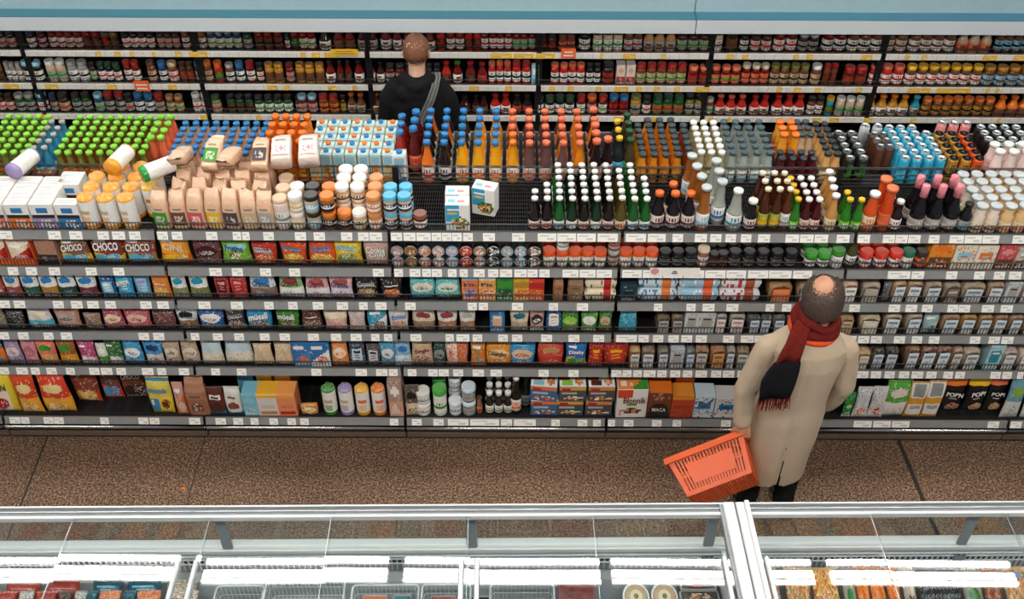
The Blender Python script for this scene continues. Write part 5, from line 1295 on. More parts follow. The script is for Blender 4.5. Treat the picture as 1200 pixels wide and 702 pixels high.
for k in range(5):
    z = ZS[k+1]+.0012; L_ = []
    for ln in runs(ROWS[k]):
        a, d = ln.split(' ; '); t = a.split(); L_.append((t, d))
    for q, (t, d) in enumerate(L_):
        x0, x1, kd, h, st, bg, a1, a2, tx = float(t[0]), float(t[1]), t[2], float(t[3]), t[4], t[5].lower() if len(t[5]) == 6 else t[5], t[6], t[7], t[8]
        a1 = a1.lower() if len(a1) == 6 else a1
        txt, tc = tx.split('/') if '/' in tx else (None, 'wh')
        yb = RAILY[k+1]+.012
        s_ = SC(yb+.03, z); w = (x1-x0)/s_*.95; seed = k*100+q
        if st.isdigit(): ops = style(int(st), bg, a1, a2, txt, tc)
        elif st == '-' or kd in 'tr': ops = None
        else: ops = special(st, bg, a1, a2, txt, tc)
        if d.startswith('pinkish pouch'): ops = style(1, bg, a1, a2)[:3]+[('text', 'Cookie', .5, .66, .8, 'wh', .08), ('text', 'Crisp', .55, .46, .7, 'wh', .08)]
        name, cat = 'cereal_bag', 'bag'; dep = .05; rot = None; dz = 0
        if kd == 'p':
            dep = min(.075, max(.04, w*.42)); h = h*.92 if k < 4 else h; parts = pouch(w*.995, h, dep, ops, seed)
            name = 'snack_bag' if k in (3, 4) else ('cereal_bag' if k else 'cereal_pouch'); rot = (rnd(-.10, -.03), 0, rnd(-.05, .05))
        elif kd == 'x':
            dep = .1 if k < 4 else .12; tops = [('bg', a2 if st in ('y', 'm', 'v') else bg)]
            if st == 'o': tops = [('bg', 'f08a3c'), ('diag', .1, 2.2, 'gr'), ('rect', .08, .3, .3, .6, 'wh'), ('rect', .4, .3, .55, .5, 'cr')]
            if st == 't': dep = .14
            if st == 'y': tops = [('bg', bg)]
            parts = carton(w, dep, h, ops, bg, None, tops, seed=seed); name, cat = 'food_carton', 'carton'; rot = (0, 0, rnd(-.03, .03))
        elif kd == 'l':
            dep = .14; parts = loaf(w*.90, dep, h*.86, bg, a1, a2, seed); name, cat = 'bread_loaf', 'bread'; rot = (0, 0, rnd(-.08, .08))
        elif kd == 's':
            dep = .07; parts = paper_bag(w, dep, h, bg, a1 if k == 4 else bg, a2, seed); name, cat = 'paper_sack', 'paper sack'; rot = (0, 0, rnd(-.1, .1))
        elif kd == 't':
            dep = .09; parts = tube_pack(.043, h, 'wh', st, bg, seed); name, cat = 'cracker_tube', 'cracker tube'; rot = (0, 0, rnd(-.3, .3))
        elif kd == 'r':
            dep = .09; parts = long_pack(w*1.02, dep, h, bg, a1, a2, seed); name, cat = 'crispbread_pack', 'crispbread pack'; rot = (0, 0, 0)
        y = yb+dep/2+.006
        if k == 4 and 1095 < x0 < 1160: y += .05
        if k == 4 and 87 < x0 < 150: y += .09 if x0 < 110 else .13
        xx = X((x0+x1)/2, y-dep/2, z)
        prev = L_[q-1][1].split(',')[0] if q else None; nxt = L_[q+1][1].split(',')[0] if q+1 < len(L_) else None
        for lev in range(2 if kd == 'r' else 1):
            dd = (('lower ', 'upper ')[lev] if kd == 'r' else '')+d
            lab = uniq(dd+(f' right of {prev}' if prev else ' at left end')+f', {SHN[k]}', [dd+(f' left of {nxt}' if nxt else ' at right end')+f', {SHN[k]}', dd+f' between {prev} and its twin, {SHN[k]}', dd+f' among its twins near {nxt}, {SHN[k]}', dd+f' second from right end, {SHN[k]}'])
            grp = f"{cat}s on the {SHN[k]}"
            put((k, q), lambda: parts, name, (xx, y+(.012 if lev else 0), z+lev*(h+.001)+(.008 if kd == 'p' and k == 0 and x1 < 45 else 0)), lab, cat, grp, rot=rot)
# orange display tray holding the two red and cream packets
xa, xb = X(-24, .02, ZS[1]), X(45, .02, ZS[1]); w = (xb-xa)/2
mb = MB(); mb.box(-w, w, 0, .3, 0, .004, 'OR', 'cardboard_tray'); mb.box(-w, w, 0, .004, 0, .045, 'OR', 'cardboard_tray'); mb.box(w-.004, w, .004, .3, .004, .15, 'OR', 'cardboard_tray'); mb.box(-w, -w+.004, .004, .3, .004, .15, 'OR', 'cardboard_tray')
for i in range(3): mb.add([(-w+.03+i*.1, -.001, .015), (-w+.09+i*.1, -.001, .015), (-w+.09+i*.1, -.001, .03), (-w+.03+i*.1, -.001, .03)], [(0, 1, 2, 3)], 'OR', 'paper')
o = mb.obj('display_tray'); o.location = ((xa+xb)/2, .010, ZS[1]+.001); tag(o, 'orange cardboard tray holding red and cream packets, second shelf', 'display tray')

# ------------------------------------------------------------------ tins and jars on the second shelf
Z1 = ZS[1]
TC = [('gy', 'pk'), ('ol', 'rd'), ('gp', 'OR'), ('sl', 'sa'), ('lb', 'pk'), ('rd', 'sa'), ('gy', 'OR'), ('k', 'wh'), ('gp', 'lb'), ('lb', 'rd'), ('br', 'wh')]
TN = 'grey-pink olive-red pale silver blue red grey-orange black pale-blue blue-white brown'.split()
cols = [(f'tin{i}', (lambda a, b, i: (lambda: tin(.036, .034, 'sl', a, b, i)))(a, b, i), TN[i]+' printed round tin') for i, (a, b) in enumerate(TC)]
block('food_tin', 'food tin', cols, 459, 634, 1, .05, .02, Z1, 'tin row', 'round food tins', 2, .0725, 0, rz=0)
def rj(key, lid, body, lab, l2, h, r, neck=.95, lh=.26): return ('spread_'+key, lambda: jar(h, r, lid, body, lab, l2, lh, neck=neck))
oj = rj('oj', 'e8551c', 'c8a888', 'wh', 'gy', .105, .034, 1.0, .3)
def jrow(k_, x0, x1, n, desc, loc, grp, stack=1, h=.105, rows=1, y0=.055, rows_dy=.075): block('spread_jar', 'jar', C(n, k_[0], k_[1], desc), x0, x1, rows, rows_dy, y0, Z1, loc, grp, stack, h)
jrow(oj, 635.5, 650.5, 1, 'orange-lidded jar', 'first beside round tins', 'orange-lidded jars', rows=2)
jrow(oj, 650.5, 666, 1, 'orange-lidded jar', 'tall stack beside round tins', 'orange-lidded jars', 2)
jrow(oj, 666, 710, 3, 'orange-lidded jar', 'left of the pale jar', 'orange-lidded jars', rows=2)
jrow(rj('pj', 'gp', '5a4a3c', 'gp', 'rd', .11, .033), 711, 725, 1, 'dark jar with pale lid', 'between orange lids', 'pale-lidded dark jars', 2, .112)
jrow(oj, 725, 770, 3, 'orange-lidded jar', 'right of the pale jar', 'orange-lidded jars', rows=2)
kj = rj('kj', '101214', '141213', '6e6a64', 'k', .10, .033)
jrow(kj, 770, 815, 3, 'black-lidded dark jar', 'right of orange lids', 'black-lidded jars', rows=2)
jrow(rj('tj', 'cr', 'a05a54', 'wh', 'dr', .12, .032, 1, .16), 815, 829, 1, 'tall jar with cream lid', 'amid black lids', 'tall cream-lidded jars', 1)
jrow(rj('bj', '161314', '3a1c1c', 'br', 'k', .085, .028), 829, 851, 2, 'small black-lidded jar', 'right of the tall jar', 'small black-lidded jars', rows=2)
jrow(kj, 851, 932, 5, 'black-lidded dark jar', 'left of green lids', 'black-lidded jars', rows=2)
jrow(rj('gj', '3aa02c', '3a3430', 'wh', 'gy', .095, .034, 1, .34), 940, 970, 2, 'green-lidded jar', 'green lid group', 'green-lidded jars', rows=2)
jrow(rj('gj2', 'gr', 'e0e0dc', 'wh', 'gy', .115, .034, 1, .3), 970, 987, 1, 'white jar with green lid', 'right of the green lids', 'green-lidded jars', 1, rows=2)
single(994.5, .06, Z1, bottle(.18, .029, 'k', '4a4420', 'wh', 'k', nr=.4), 'sauce_bottle', 'olive-dark bottle with white label right of green lids, second shelf', 'bottle')
jrow(rj('rj', 'e03a24', 'c83a30', 'wh', 'dr', .105, .035, 1, .3), 1003, 1054, 3, 'red-lidded white jar', 'row of red lids', 'red-lidded jars', 1, rows=2)
jrow(rj('dj', '1c6a4c', 'c8ccc8', 'wh', 'br', .11, .033, 1, .3), 1052, 1068, 1, 'dark-green-lidded jar', 'right of red lids', 'dark-green-lidded jars', rows=2)
jrow(rj('brj', '3a2c20', '6a3420', 'sa', 'k', .11, .033, 1, .3), 1068, 1083, 1, 'brown jar with dark lid', 'left of boxes', 'brown jars', rows=2)

# ------------------------------------------------------------------ bottom shelf: jars, small bottles and stacked boxes in the middle
Z5 = ZS[5]+.001; Y5 = RAILY[5]+.06
def b5(name, cat, key, bd, px, y, desc, dz=0, rz=0): put(key, bd, name, (X(px, y, Z5), y, Z5+dz), uniq(desc, []), cat, 'bottom shelf goods', rz=rz)
wl = lambda: jar(.1, .042, 'wh', 'd8d4cc', 'wh', 'gy', .3, neck=1)
b5('cream_jar', 'jar', 'wl', wl, 497, Y5, 'squat white-lidded jar, leftmost of the white ones, bottom shelf')
b5('cream_jar', 'jar', 'wl', wl, 497, Y5, 'squat white-lidded jar stacked on the leftmost white one', .101)
gl_ = lambda: jar(.225, .042, '4aae3c', 'e4e4de', 'wh', 'gr', .2, neck=1)
b5('cream_jar', 'jar', 'gl', gl_, 516.5, Y5, 'tall white jar with green lid in front, bottom shelf')
b5('cream_jar', 'jar', 'gl2', lambda: jar(.225, .042, '2c8a3c', 'd4d4ce', 'wh', 'gr', .2, neck=1), 516, Y5+.095, 'tall white jar with darker green lid behind its twin')
sj = lambda: jar(.12, .039, 'e4e8ea', 'b8c0c4', 'e4e4e4', 'gy', .3, neck=1)
b5('cream_jar', 'jar', 'sj', sj, 534, Y5, 'silvery jar right of the green-lidded ones, lower')
b5('cream_jar', 'jar', 'sj', sj, 534, Y5+.085, 'silvery jar in the rear stack, lower'); b5('cream_jar', 'jar', 'sj', sj, 534, Y5+.085, 'silvery jar in the rear stack, upper', .121)
b5('cream_jar', 'jar', 'sj2', lambda: jar(.12, .042, 'd4e0e8', '6a7a84', 'gp', 'gy', .3, neck=1), 550, Y5, 'grey jar with pale blue lid, lower of two')
b5('cream_jar', 'jar', 'sj2', None, 550, Y5, 'grey jar with pale blue lid, upper of two', .121)
b5('sauce_bottle', 'bottle', 'tinyb', lambda: bottle(.14, .018, 'br', '8a6a4a', 'sa', 'br', nr=.6), 562, Y5, 'tiny brown bottle right of the grey jars')
vb = lambda: bottle(.19, .026, 'wh', '2a2420', 'wh', '6a8a3c', nr=.5, sh=.5, sh2=.7, caph=.16)
for i in range(3):
    for r in range(3): b5('dropper_bottle', 'small bottle', 'vb', vb, 574+i*10.6, Y5+r*.068, f'small white-capped dark bottle, {ORD[i+1]} from left, {("front", "second", "third")[r]} row, bottom shelf')
for i in range(2): b5('oil_bottle', 'bottle', 'ob', lambda: bottle(.31, .034, 'wh', '1c1812', 'e4e0d8', 'OR', nr=.4, sh=.55, sh2=.76), 604.5, Y5+.01+i*.08, f'tall dark bottle with white top, {("front", "rear")[i]}, bottom shelf')
b5('oil_bottle', 'bottle', 'ob2', lambda: bottle(.28, .033, 'dg', '16201a', 'gy', 'dg', nr=.4), 616, Y5+.06, 'blackish bottle beside the blue boxes, bottom shelf')
def fb(c, a, tp, s_): return lambda: carton(.165, .12, .125, [('bg', c), ('band', .78, 1.1, a), ('rect', .06, .74, .4, .92, 'rd'), ('rect', .1, .5, .7, .66, mixc(c, 'wh', .5)), ('food', .5, .22, .4, .14, [c, 'wh', 'br', a])], 'wh', c, [('bg', 'wh'), ('rect', 0, .55, .45, 1, 'rd'), ('rect', .1, .15, .5, .5, tp), ('food', .75, .45, .2, .3, ['OR', 'tan', 'pe'])], seed=s_)
FB = [('fb1', fb('3a6a94', 'OR', 'lb', 1), 'blue bun box'), ('fb2', fb('4a5050', 'e0a030', 'lg', 2), 'grey bun box with green top'), ('fb3', fb('4a4c50', 'e08a30', 'ch', 3), 'grey bun box with brown top')]
for i, px in enumerate((637, 669, 702)):
    k_, bd, d = FB[i]
    for lev in range(2): b5('bun_box', 'box', k_, bd, px-(2 if lev == 0 and i else 0), Y5+.035, f'{d}, {("lower", "upper")[lev]} of its stack, bottom shelf', .126*lev, rz=(-.10 if lev and i == 0 else 0))
# more cartons behind the front ones
for i, (px, c, t, d) in enumerate(((295, '5a94a8', 'lb', 'pale blue'), (317, 'd89a28', 'ye', 'yellow'), (338, 'd89a3c', 'mu', 'amber'))):
    for r in range(2):
        put(('bc', i), lambda: carton(.098, .115, .225, [('bg', c)], c, c, [('bg', c), ('rect', .1, .2, .9, .5, t)]), 'food_carton', (X(px, Y5+.15, Z5), Y5+.15+.12*r, Z5), uniq(f'{d} carton {("just", "two")[r]} behind the front row cartons, bottom shelf', []), 'carton', 'cartons behind the front row')
for i, (px, c, d) in enumerate(((738, 'c8381e', 'red'), (771, 'a8683c', 'brown'), (797, 'a85a34', 'rust-brown'))):
    for r in range(2):
        put(('bd', i), lambda: carton(.15-.03*(i > 0), .11, .255-.02*i, [('bg', c), ('band', .8, 1.1, 'OR')], c, c, [('bg', 'OR' if i else 'rd'), ('rect', .6, 0, 1, 1, 'gr' if i == 0 else c)]), 'food_carton', (X(px, Y5+.15, Z5), Y5+.145+.115*r, Z5), uniq(f'{d} carton {("one", "two")[r]} behind the maca and fibre cartons, bottom shelf', []), 'carton', 'cartons behind the front row')
# price-worthy oddments
b5('crumb', 'crumb', 'crumb', lambda: [('crumb', MB().ell((0, 0, .006), (.018, .010, .006), 'OR', 'paper', 8, 5).mesh('crumb'))], 212, Y5, 'small orange crumb lying on the brown floor')
cr_ = [o for o in COL.objects if o.name.startswith('crumb')][0]; cr_.location = (X(212, -.55, 0), -.5, 0)
# ================================================================== people
def fuse(name, mb, voxel, mat, parent, smooth=6, wrinkle=0, wscale=.1, seed=0, post=None):
    """fuse overlapping closed forms into one continuous skin"""
    t = mb.obj('temp_form')
    m = t.modifiers.new('r', 'REMESH'); m.mode = 'VOXEL'; m.voxel_size = voxel
    s = t.modifiers.new('s', 'SMOOTH'); s.factor = .5; s.iterations = smooth
    if wrinkle:
        tex = bpy.data.textures.new('cloth_folds', 'CLOUDS'); tex.noise_scale = wscale; tex.noise_depth = 2
        d = t.modifiers.new('d', 'DISPLACE'); d.texture = tex; d.strength = wrinkle; d.mid_level = .5; d.texture_coords = 'LOCAL'
    dg = bpy.context.evaluated_depsgraph_get()
    me = bpy.data.meshes.new_from_object(t.evaluated_get(dg)); me.name = name
    me.materials.clear(); me.materials.append(MATS[mat])
    me.polygons.foreach_set('use_smooth', [True]*len(me.polygons))
    if post: post(me)
    old = t.data; bpy.data.objects.remove(t); bpy.data.meshes.remove(old)
    o = bpy.data.objects.new(name, me); COL.objects.link(o); o.parent = parent
    return o
def limb(mb, pts, rs, seg=14):
    """tapering rounded limb through joints"""
    P = [Vector(p) for p in pts]
    for i in range(len(P)-1):
        a, b = P[i], P[i+1]; n = 5
        mb.tube([a+(b-a)*k/n for k in range(n+1)], rs[i], seg, 'wh', 'paper', rs[i+1])
    for p, r in zip(P, rs): mb.ell(p, (r, r, r), 'wh', 'paper', 12, 8)
def rings(mb, rs, seg=40, fn=None):
    """closed stack of elliptical rings: (z, cx, cy, rx, ry)"""
    vs = []; fs = []
    for k, (z, cx, cy, rx, ry) in enumerate(rs):
        for i in range(seg):
            a = 2*PI*i/seg; e = .85
            ca, sa = math.cos(a), math.sin(a)
            x = rx*abs(ca)**e*(1 if ca > 0 else -1); y = ry*abs(sa)**e*(1 if sa > 0 else -1)
            q = fn(a, z) if fn else (1, 0)
            vs.append((cx+x*q[0], cy+y*q[0], z+q[1]))
    for k in range(len(rs)-1):
        for i in range(seg): fs.append((k*seg+i, k*seg+(i+1) % seg, (k+1)*seg+(i+1) % seg, (k+1)*seg+i))
    fs.append(tuple(range(seg-1, -1, -1))); fs.append(tuple(range((len(rs)-1)*seg, len(rs)*seg)))
    mb.add(vs, fs, 'wh', 'paper', True)
def hand(mb, wrist, fwd, palm_n, side, curl=.5, size=1.0):
    """palm, five unequal fingers bent at the knuckles, thumb from the side of the palm"""
    f = Vector(fwd).normalized(); n = Vector(palm_n).normalized(); t = f.cross(n).normalized()*side; n = t.cross(f).normalized()*side
    W = Vector(wrist); s = size
    for k in range(6):
        p = W+f*(.012+.015*k)*s; w = .030+.008*min(k, 3)/3
        for q in (-1, -.33, .33, 1): mb.ell(p+t*q*w*s*.75, (.013*s, .013*s, .013*s), 'wh', 'paper', 8, 6)
    for i, (off, ln) in enumerate(((-.031, .068), (-.0105, .078), (.0105, .073), (.031, .057))):
        p = W+f*.092*s+t*off*s; d = f.copy(); pts = [W+f*.06*s+t*off*.8*s, p]; ax = t*side
        for j, l in enumerate((.42, .32, .26)):
            d = (Matrix.Rotation(curl*(.75+.35*j)*side, 3, t) @ d).normalized() if True else d
            p = p+d*ln*l*s; pts.append(p)
        limb(mb, pts, [.0095*s, .0095*s, .0088*s, .008*s, .0072*s], 8)
    b = W+f*.03*s-t*.03*s
    limb(mb, [b, b+(f*.6-t*.75)*.03*s, b+(f*.9-t*.5+n*.25)*.058*s, b+(f*1.0-t*.3+n*.45)*.08*s], [.014*s, .0115*s, .010*s, .008*s], 8)
def head(mb, c, r, R):
    """skull, jaw, face, ears, neck root; R turns the head (face looks along +y)"""
    c = Vector(c); M = R
    def E(p, rr, q=None): mb.ell(c+M @ Vector(p), rr, 'wh', 'paper', 18, 12, M if q is None else M @ q)
    a, b, h = r
    E((0, 0, 0), (a, b, h)); E((0, -.012, .012), (a*1.03, b*.92, h*.9)); E((0, .03, -.055), (a*.74, b*.62, h*.56)); E((0, .062, -.085), (a*.4, b*.26, h*.22))
    E((0, b*.98, -.018), (.012, .016, .026)); E((0, b*1.1, -.032), (.015, .013, .011))
    E((0, b*.86, .02), (a*.72, .012, .012)); E((0, b*.93, -.066), (.024, .008, .006)); E((0, b*.91, -.078), (.021, .008, .006))
    for s_ in (-1, 1):
        E((s_*(a+.004), -.005, -.012), (.009, .019, .032), Matrix.Rotation(s_*.35, 3, 'Z')); E((s_*a*.72, b*.6, -.03), (.02, .02, .02))
def hair(name, c, r, R, mat, parent, keep, seed=1, nu=72, nv=44, lift=.010, rough=.006):
    """hair shell over the skull with the parts named by keep(direction) left bare"""
    rd = random.Random(seed); mb = MB(); c = Vector(c); a, b, h = r; vs = []; fs = []
    for j in range(nv+1):
        t = PI*j/nv*.98+.01
        for i in range(nu):
            p = 2*PI*i/nu; d = Vector((math.sin(t)*math.cos(p), math.sin(t)*math.sin(p), math.cos(t)))
            k = keep(d); l = lift*min(1, k)+rd.uniform(-rough, rough)*k
            vs.append((d, Vector((d.x*(a+l), d.y*(b+l), d.z*(h+l)))))
    for j in range(nv):
        for i in range(nu):
            q = (j*nu+i, (j+1)*nu+i, (j+1)*nu+(i+1) % nu, j*nu+(i+1) % nu)
            d = sum((vs[x][0] for x in q), Vector())/4
            if rd.random() < keep(d): fs.append(q)
    mb.add([c+R @ v for d, v in vs], fs, 'k', mat, True)
    o = mb.obj(name, parent); md = o.modifiers.new('thick', 'SOLIDIFY'); md.thickness = .006; md.offset = -1
    return o
def eyes(parent, c, r, R):
    for s_ in (-1, 1):
        mb = MB(); p = Vector(c)+R @ Vector((s_*.031, r[1]*.86, 0)); mb.ell(p, (.012, .012, .012), 'wh', 'plastic', 12, 8); mb.ell(p+R @ Vector((0, .0065, 0)), (.0065, .0065, .0065), 'dk', 'plastic', 10, 6); mb.obj('eye', parent)

# ------------------------------------------------------------------ shopper in the beige coat
P1 = tag(empty('person', (1.475, -.63, 0)), 'person seen from behind in beige coat and dark red scarf, carrying an orange basket', 'person')
H1 = (.030, .015, 1.635); HR = (.084, .104, .122); RH = Matrix.Rotation(-.10, 3, 'Y') @ Matrix.Rotation(-.28, 3, 'Z') @ Matrix.Rotation(-.22, 3, 'X')
mb = MB(); head(mb, H1, HR, RH)
limb(mb, [(.02, -.02, 1.40), (.024, -.01, 1.48), (.028, .0, 1.56)], [.075, .062, .060])
rings(mb, [(.86, 0, 0, .13, .10), (.95, 0, 0, .165, .115), (1.1, 0, 0, .15, .10), (1.28, 0, -.01, .15, .10), (1.38, 0, -.02, .13, .08), (1.46, .01, -.02, .09, .07)], 28)
LW = (-.250, -.070, .850); RW = (.212, .045, .855)
limb(mb, [(-.14, -.01, 1.36), (-.255, -.045, 1.10), LW], [.045, .040, .030]); limb(mb, [(.14, -.01, 1.36), (.232, -.03, 1.10), RW], [.045, .040, .030])
hand(mb, (-.245, -.085, .845), (.08, -.06, -1), (.25, .95, -.05), 1, .75); hand(mb, RW, (-.10, .10, -1), (-1, .2, 0), -1, .35)
for s_, k in ((-1, (-.105, .03, .5)), (1, (.105, .035, .5))):
    limb(mb, [(s_*.09, 0, .92), k, (s_*.108, -.02, .10)], [.088, .058, .042]); limb(mb, [(s_*.108, -.03, .06), (s_*.118, .12, .035)], [.038, .030])
fuse('body', mb, .0058, 'skin', P1, 4); eyes(P1, H1, HR, RH)
def keep1(d):
    if d.z < -.62 or (d.y > .30 and d.z < .55) or (d.y > .0 and d.z < -.25) or (abs(d.x) > .86 and -.38 < d.z < .12 and d.y > -.15): return 0
    b = Vector((-.06, -.30, .95)).normalized(); q = max(-1, min(1, b.dot(d.normalized()))); ang = math.acos(q)
    t = (ang-.36)/.62
    if d.y > .15 and abs(d.x) < .5 and d.z > .4: t = min(t, .25)
    return max(.0, min(1, t))
hair('hair', H1, (HR[0]*1.04, HR[1]*1.02, HR[2]), RH, 'hair_dark', P1, keep1, 3, 130, 80, .014, .003)
# coat: back seam, open vent, sleeves
def cf(a, z):
    d = abs(((a+PI/2+PI) % (2*PI))-PI); k = 1.0
    if z < .86: k -= .12*max(0, 1-d/.14)*min(1, (.90-z)/.2)
    elif z < 1.36 and d < .09: k -= .045
    return (k, (.03*math.cos(a) if z < .55 else 0))
mb = MB()
rings(mb, [(.405, -.012, -.01, .172, .150), (.50, -.01, -.01, .174, .152), (.70, -.006, -.01, .176, .152), (.90, 0, -.01, .180, .15), (1.06, 0, -.012, .172, .142), (1.20, .0, -.02, .180, .146), (1.30, .0, -.026, .195, .145), (1.385, .0, -.03, .190, .125), (1.435, .005, -.028, .150, .10), (1.47, .012, -.022, .095, .085), (1.50, .016, -.015, .08, .078)], 96, cf)
def open_hem(me):
    """open the back vent and the hem"""
    b = bmesh.new(); b.from_mesh(me)
    kill = [f for f in b.faces if (f.calc_center_median().z < .43 and f.normal.z < -.75) or (f.calc_center_median().y < -.05 and f.calc_center_median().z < .74 and abs(f.calc_center_median().x+.012-.02*(.74-f.calc_center_median().z)) < .0075*(.74-f.calc_center_median().z)/.35)]
    bmesh.ops.delete(b, geom=kill, context='FACES'); b.to_mesh(me); b.free()
coat = fuse('coat', mb, .0068, 'coat', P1, 4, .013, .16, post=open_hem)
for pts, rs in (([(-.120, -.025, 1.385), (-.192, -.03, 1.345), (-.268, -.05, 1.08), (-.255, -.075, .865)], [.060, .069, .058, .050]), ([(.120, -.025, 1.385), (.192, -.03, 1.345), (.243, -.035, 1.08), (.218, .035, .875)], [.060, .069, .056, .047])):
    mb = MB(); limb(mb, pts, rs); fuse('sleeve', mb, .0068, 'coat', coat, 5, .014, .09)
mb = MB()
for s_ in (-1, 1):
    limb(mb, [(s_*.088, .005, .74), (s_*.10, .03, .5), (s_*.108, -.015, .12)], [.088, .075, .060])
fuse('trousers', mb, .008, 'black_cloth', P1, 4, .012, .08)
for s_ in (-1, 1):
    mb = MB(); q = Matrix.Rotation(-s_*.1, 3, 'Z')
    for yy, rx, ry, rz, zz in ((-.055, .040, .045, .045, .048), (.02, .043, .08, .042, .043), (.11, .047, .075, .034, .036), (.16, .040, .05, .028, .030)): mb.ell((s_*.108+s_*.01*(yy > .05), yy, zz), (rx, ry, rz), 'k', 'paper', 14, 8)
    fuse('shoe', mb, .006, 'shoe', P1, 3, post=None)
# scarf: two loose turns at the neck, tail down the back with fringe
def loop(mb, c, rx, ry, tilt, th, h, mat, ph=0, n=40):
    vs = []; fs = []; m = 8
    for i in range(n):
        a = 2*PI*i/n
        base = Vector((c[0]+rx*math.cos(a), c[1]+ry*math.sin(a), c[2]+tilt[0]*math.cos(a)+tilt[1]*math.sin(a)+.006*math.sin(3*a+ph)))
        out = Vector((math.cos(a), math.sin(a), 0))
        for k in range(m):
            b = 2*PI*k/m; q = 1+.10*math.sin(5*a+k+ph); vs.append(base+out*math.cos(b)*th*q+Vector((0, 0, 1))*math.sin(b)*h*q)
    for i in range(n):
        for k in range(m): fs.append((i*m+k, ((i+1) % n)*m+k, ((i+1) % n)*m+(k+1) % m, i*m+(k+1) % m))
    mb.add(vs, fs, 'rd', mat, True)
sc_ = MB(); loop(sc_, (.018, -.005, 1.505), .100, .098, (-.012, .022), .026, .034, 'scarf_red', 0); loop(sc_, (.022, -.008, 1.545), .088, .088, (-.016, .012), .022, .024, 'scarf_red', 2)
scarf = sc_.obj('scarf', P1)
mb = MB(); loop(mb, (.012, -.012, 1.485), .103, .104, (.012, .024), .022, .016, 'scarf_orange', 1); mb.obj('scarf_lining', scarf)['label'] = 'bright orange inner stripe of the scarf'
def sheet(mb, pts, th, mat, seed=0, nu=10):
    rd = random.Random(seed); n = len(pts); top = []; bot = []
    for j, (y, z, xc, w) in enumerate(pts):
        t = j/(n-1)
        for i in range(nu+1):
            u = i/nu; o = .010*math.sin(u*9+t*3+seed); top.append((xc+(u-.5)*w, y-th+o*.6+.05*(u-.62)**2*(1 if u < .62 else -1)*-1, z)); bot.append((top[-1][0], top[-1][1]+th, z))
    m = nu+1; N2 = len(top); vs = top+bot; fs = []
    for j in range(n-1):
        for i in range(nu):
            a = j*m+i; fs.append((a, a+m, a+m+1, a+1)); fs.append((N2+a, N2+a+1, N2+a+m+1, N2+a+m))
    for j in range(n-1):
        a = j*m; fs.append((a, N2+a, N2+a+m, a+m)); a = j*m+nu; fs.append((a, a+m, N2+a+m, N2+a))
    for i in range(nu): fs.append((i, i+1, N2+i+1, N2+i)); a = (n-1)*m+i; fs.append((a, N2+a, N2+a+1, a+1))
    mb.add(vs, fs, 'rd', mat, True)
mb = MB(); sheet(mb, [(-.03, 1.555, -.05, .10), (-.090, 1.54, -.085, .095), (-.135, 1.495, -.108, .10), (-.165, 1.45, -.130, .115), (-.180, 1.405, -.142, .125)], .014, 'scarf_red', 1)
mb.obj('scarf_tail', scarf)
mb = MB(); sheet(mb, [(-.181, 1.408, -.142, .128), (-.194, 1.36, -.158, .160), (-.199, 1.31, -.168, .178), (-.203, 1.25, -.170, .176), (-.205, 1.185, -.168, .160)], .016, 'scarf_black', 2); mb.obj('scarf_end', scarf)['label'] = 'black woollen end of the scarf'
mb = MB(); rd = random.Random(4)
for i in range(34):
    x = -.168+(i/33-.5)*.150; l = rd.uniform(.07, .10); dx = rd.uniform(-.012, .012)
    mb.tube([(x, -.210, 1.185), (x+dx*.4, -.216+rd.uniform(-.004, .004), 1.185-l*.5), (x+dx, -.218+rd.uniform(-.006, .006), 1.185-l)], .0034, 5, 'rd', 'scarf_red', .002)
mb.obj('fringe', scarf)

# ------------------------------------------------------------------ orange shopping basket hanging on its side from his left hand
A = Vector((.89, .10, .44)).normalized(); E_ = Vector((.30, -.92, -.25)); E_ = (E_-A*E_.dot(A)).normalized(); W_ = A.cross(E_).normalized()
if W_.z > 0: W_ = -W_
P0 = Vector((1.232, -.708, .772))
BL, BW, BD, TP = .43, .29, .215, .035
bk_ = tag(empty('shopping_basket', P0), 'orange plastic shopping basket hanging sideways from the left hand of the person in beige', 'basket')
def bp(l, w, d):
    """basket point: l along the length from the held corner, w across, d from rim towards bottom (sides taper)"""
    t = d/BD*TP
    L2 = t+(BL-2*t)*l; W2 = t*.8+(BW-1.6*t)*w
    return -A*L2+W_*W2+E_*d
def wall(fn, nu, nv, hole, name, th=.004):
    vs = [fn(i/nu, j/nv) for j in range(nv+1) for i in range(nu+1)]; fs = []
    for j in range(nv):
        for i in range(nu):
            if not hole(i, j, nu, nv): a = j*(nu+1)+i; fs.append((a, a+1, a+nu+2, a+nu+1))
    mb = MB(); mb.add(vs, fs, 'OR', 'basket', False); o = mb.obj(name, bk_)
    m = o.modifiers.new('t', 'SOLIDIFY'); m.thickness = th; m.offset = 0
    return o
def hole_side(i, j, nu, nv):
    u, v = i, j
    if 3 <= i < nu-3 and (j in (2, 3, 4) or j in (nv-5, nv-4, nv-3)) and i % 2 == 1: return True
    if j in range(3, nv-3) and (i in (3, 5, 7) or i in (nu-4, nu-6, nu-8)) and j not in (nv//2,) : return True
    return False
def hole_grid(i, j, nu, nv): return 2 <= i < nu-2 and 2 <= j < nv-2 and i % 2 == 1 and j % 4 != 1
wall(lambda u, v: bp(u, 0, v*BD), 45, 20, hole_side, 'side_wall'); wall(lambda u, v: bp(u, 1, v*BD), 45, 20, hole_side, 'side_wall')
wall(lambda u, v: bp(0, u, v*BD), 30, 20, hole_side, 'end_wall'); wall(lambda u, v: bp(1, u, v*BD), 30, 20, hole_side, 'end_wall')
wall(lambda u, v: bp(u, v, BD), 45, 29, hole_grid, 'bottom', .005)
def bar(mb, pts, r): mb.tube(pts, r, 8, 'OR', 'basket')
mb = MB(); e = .012
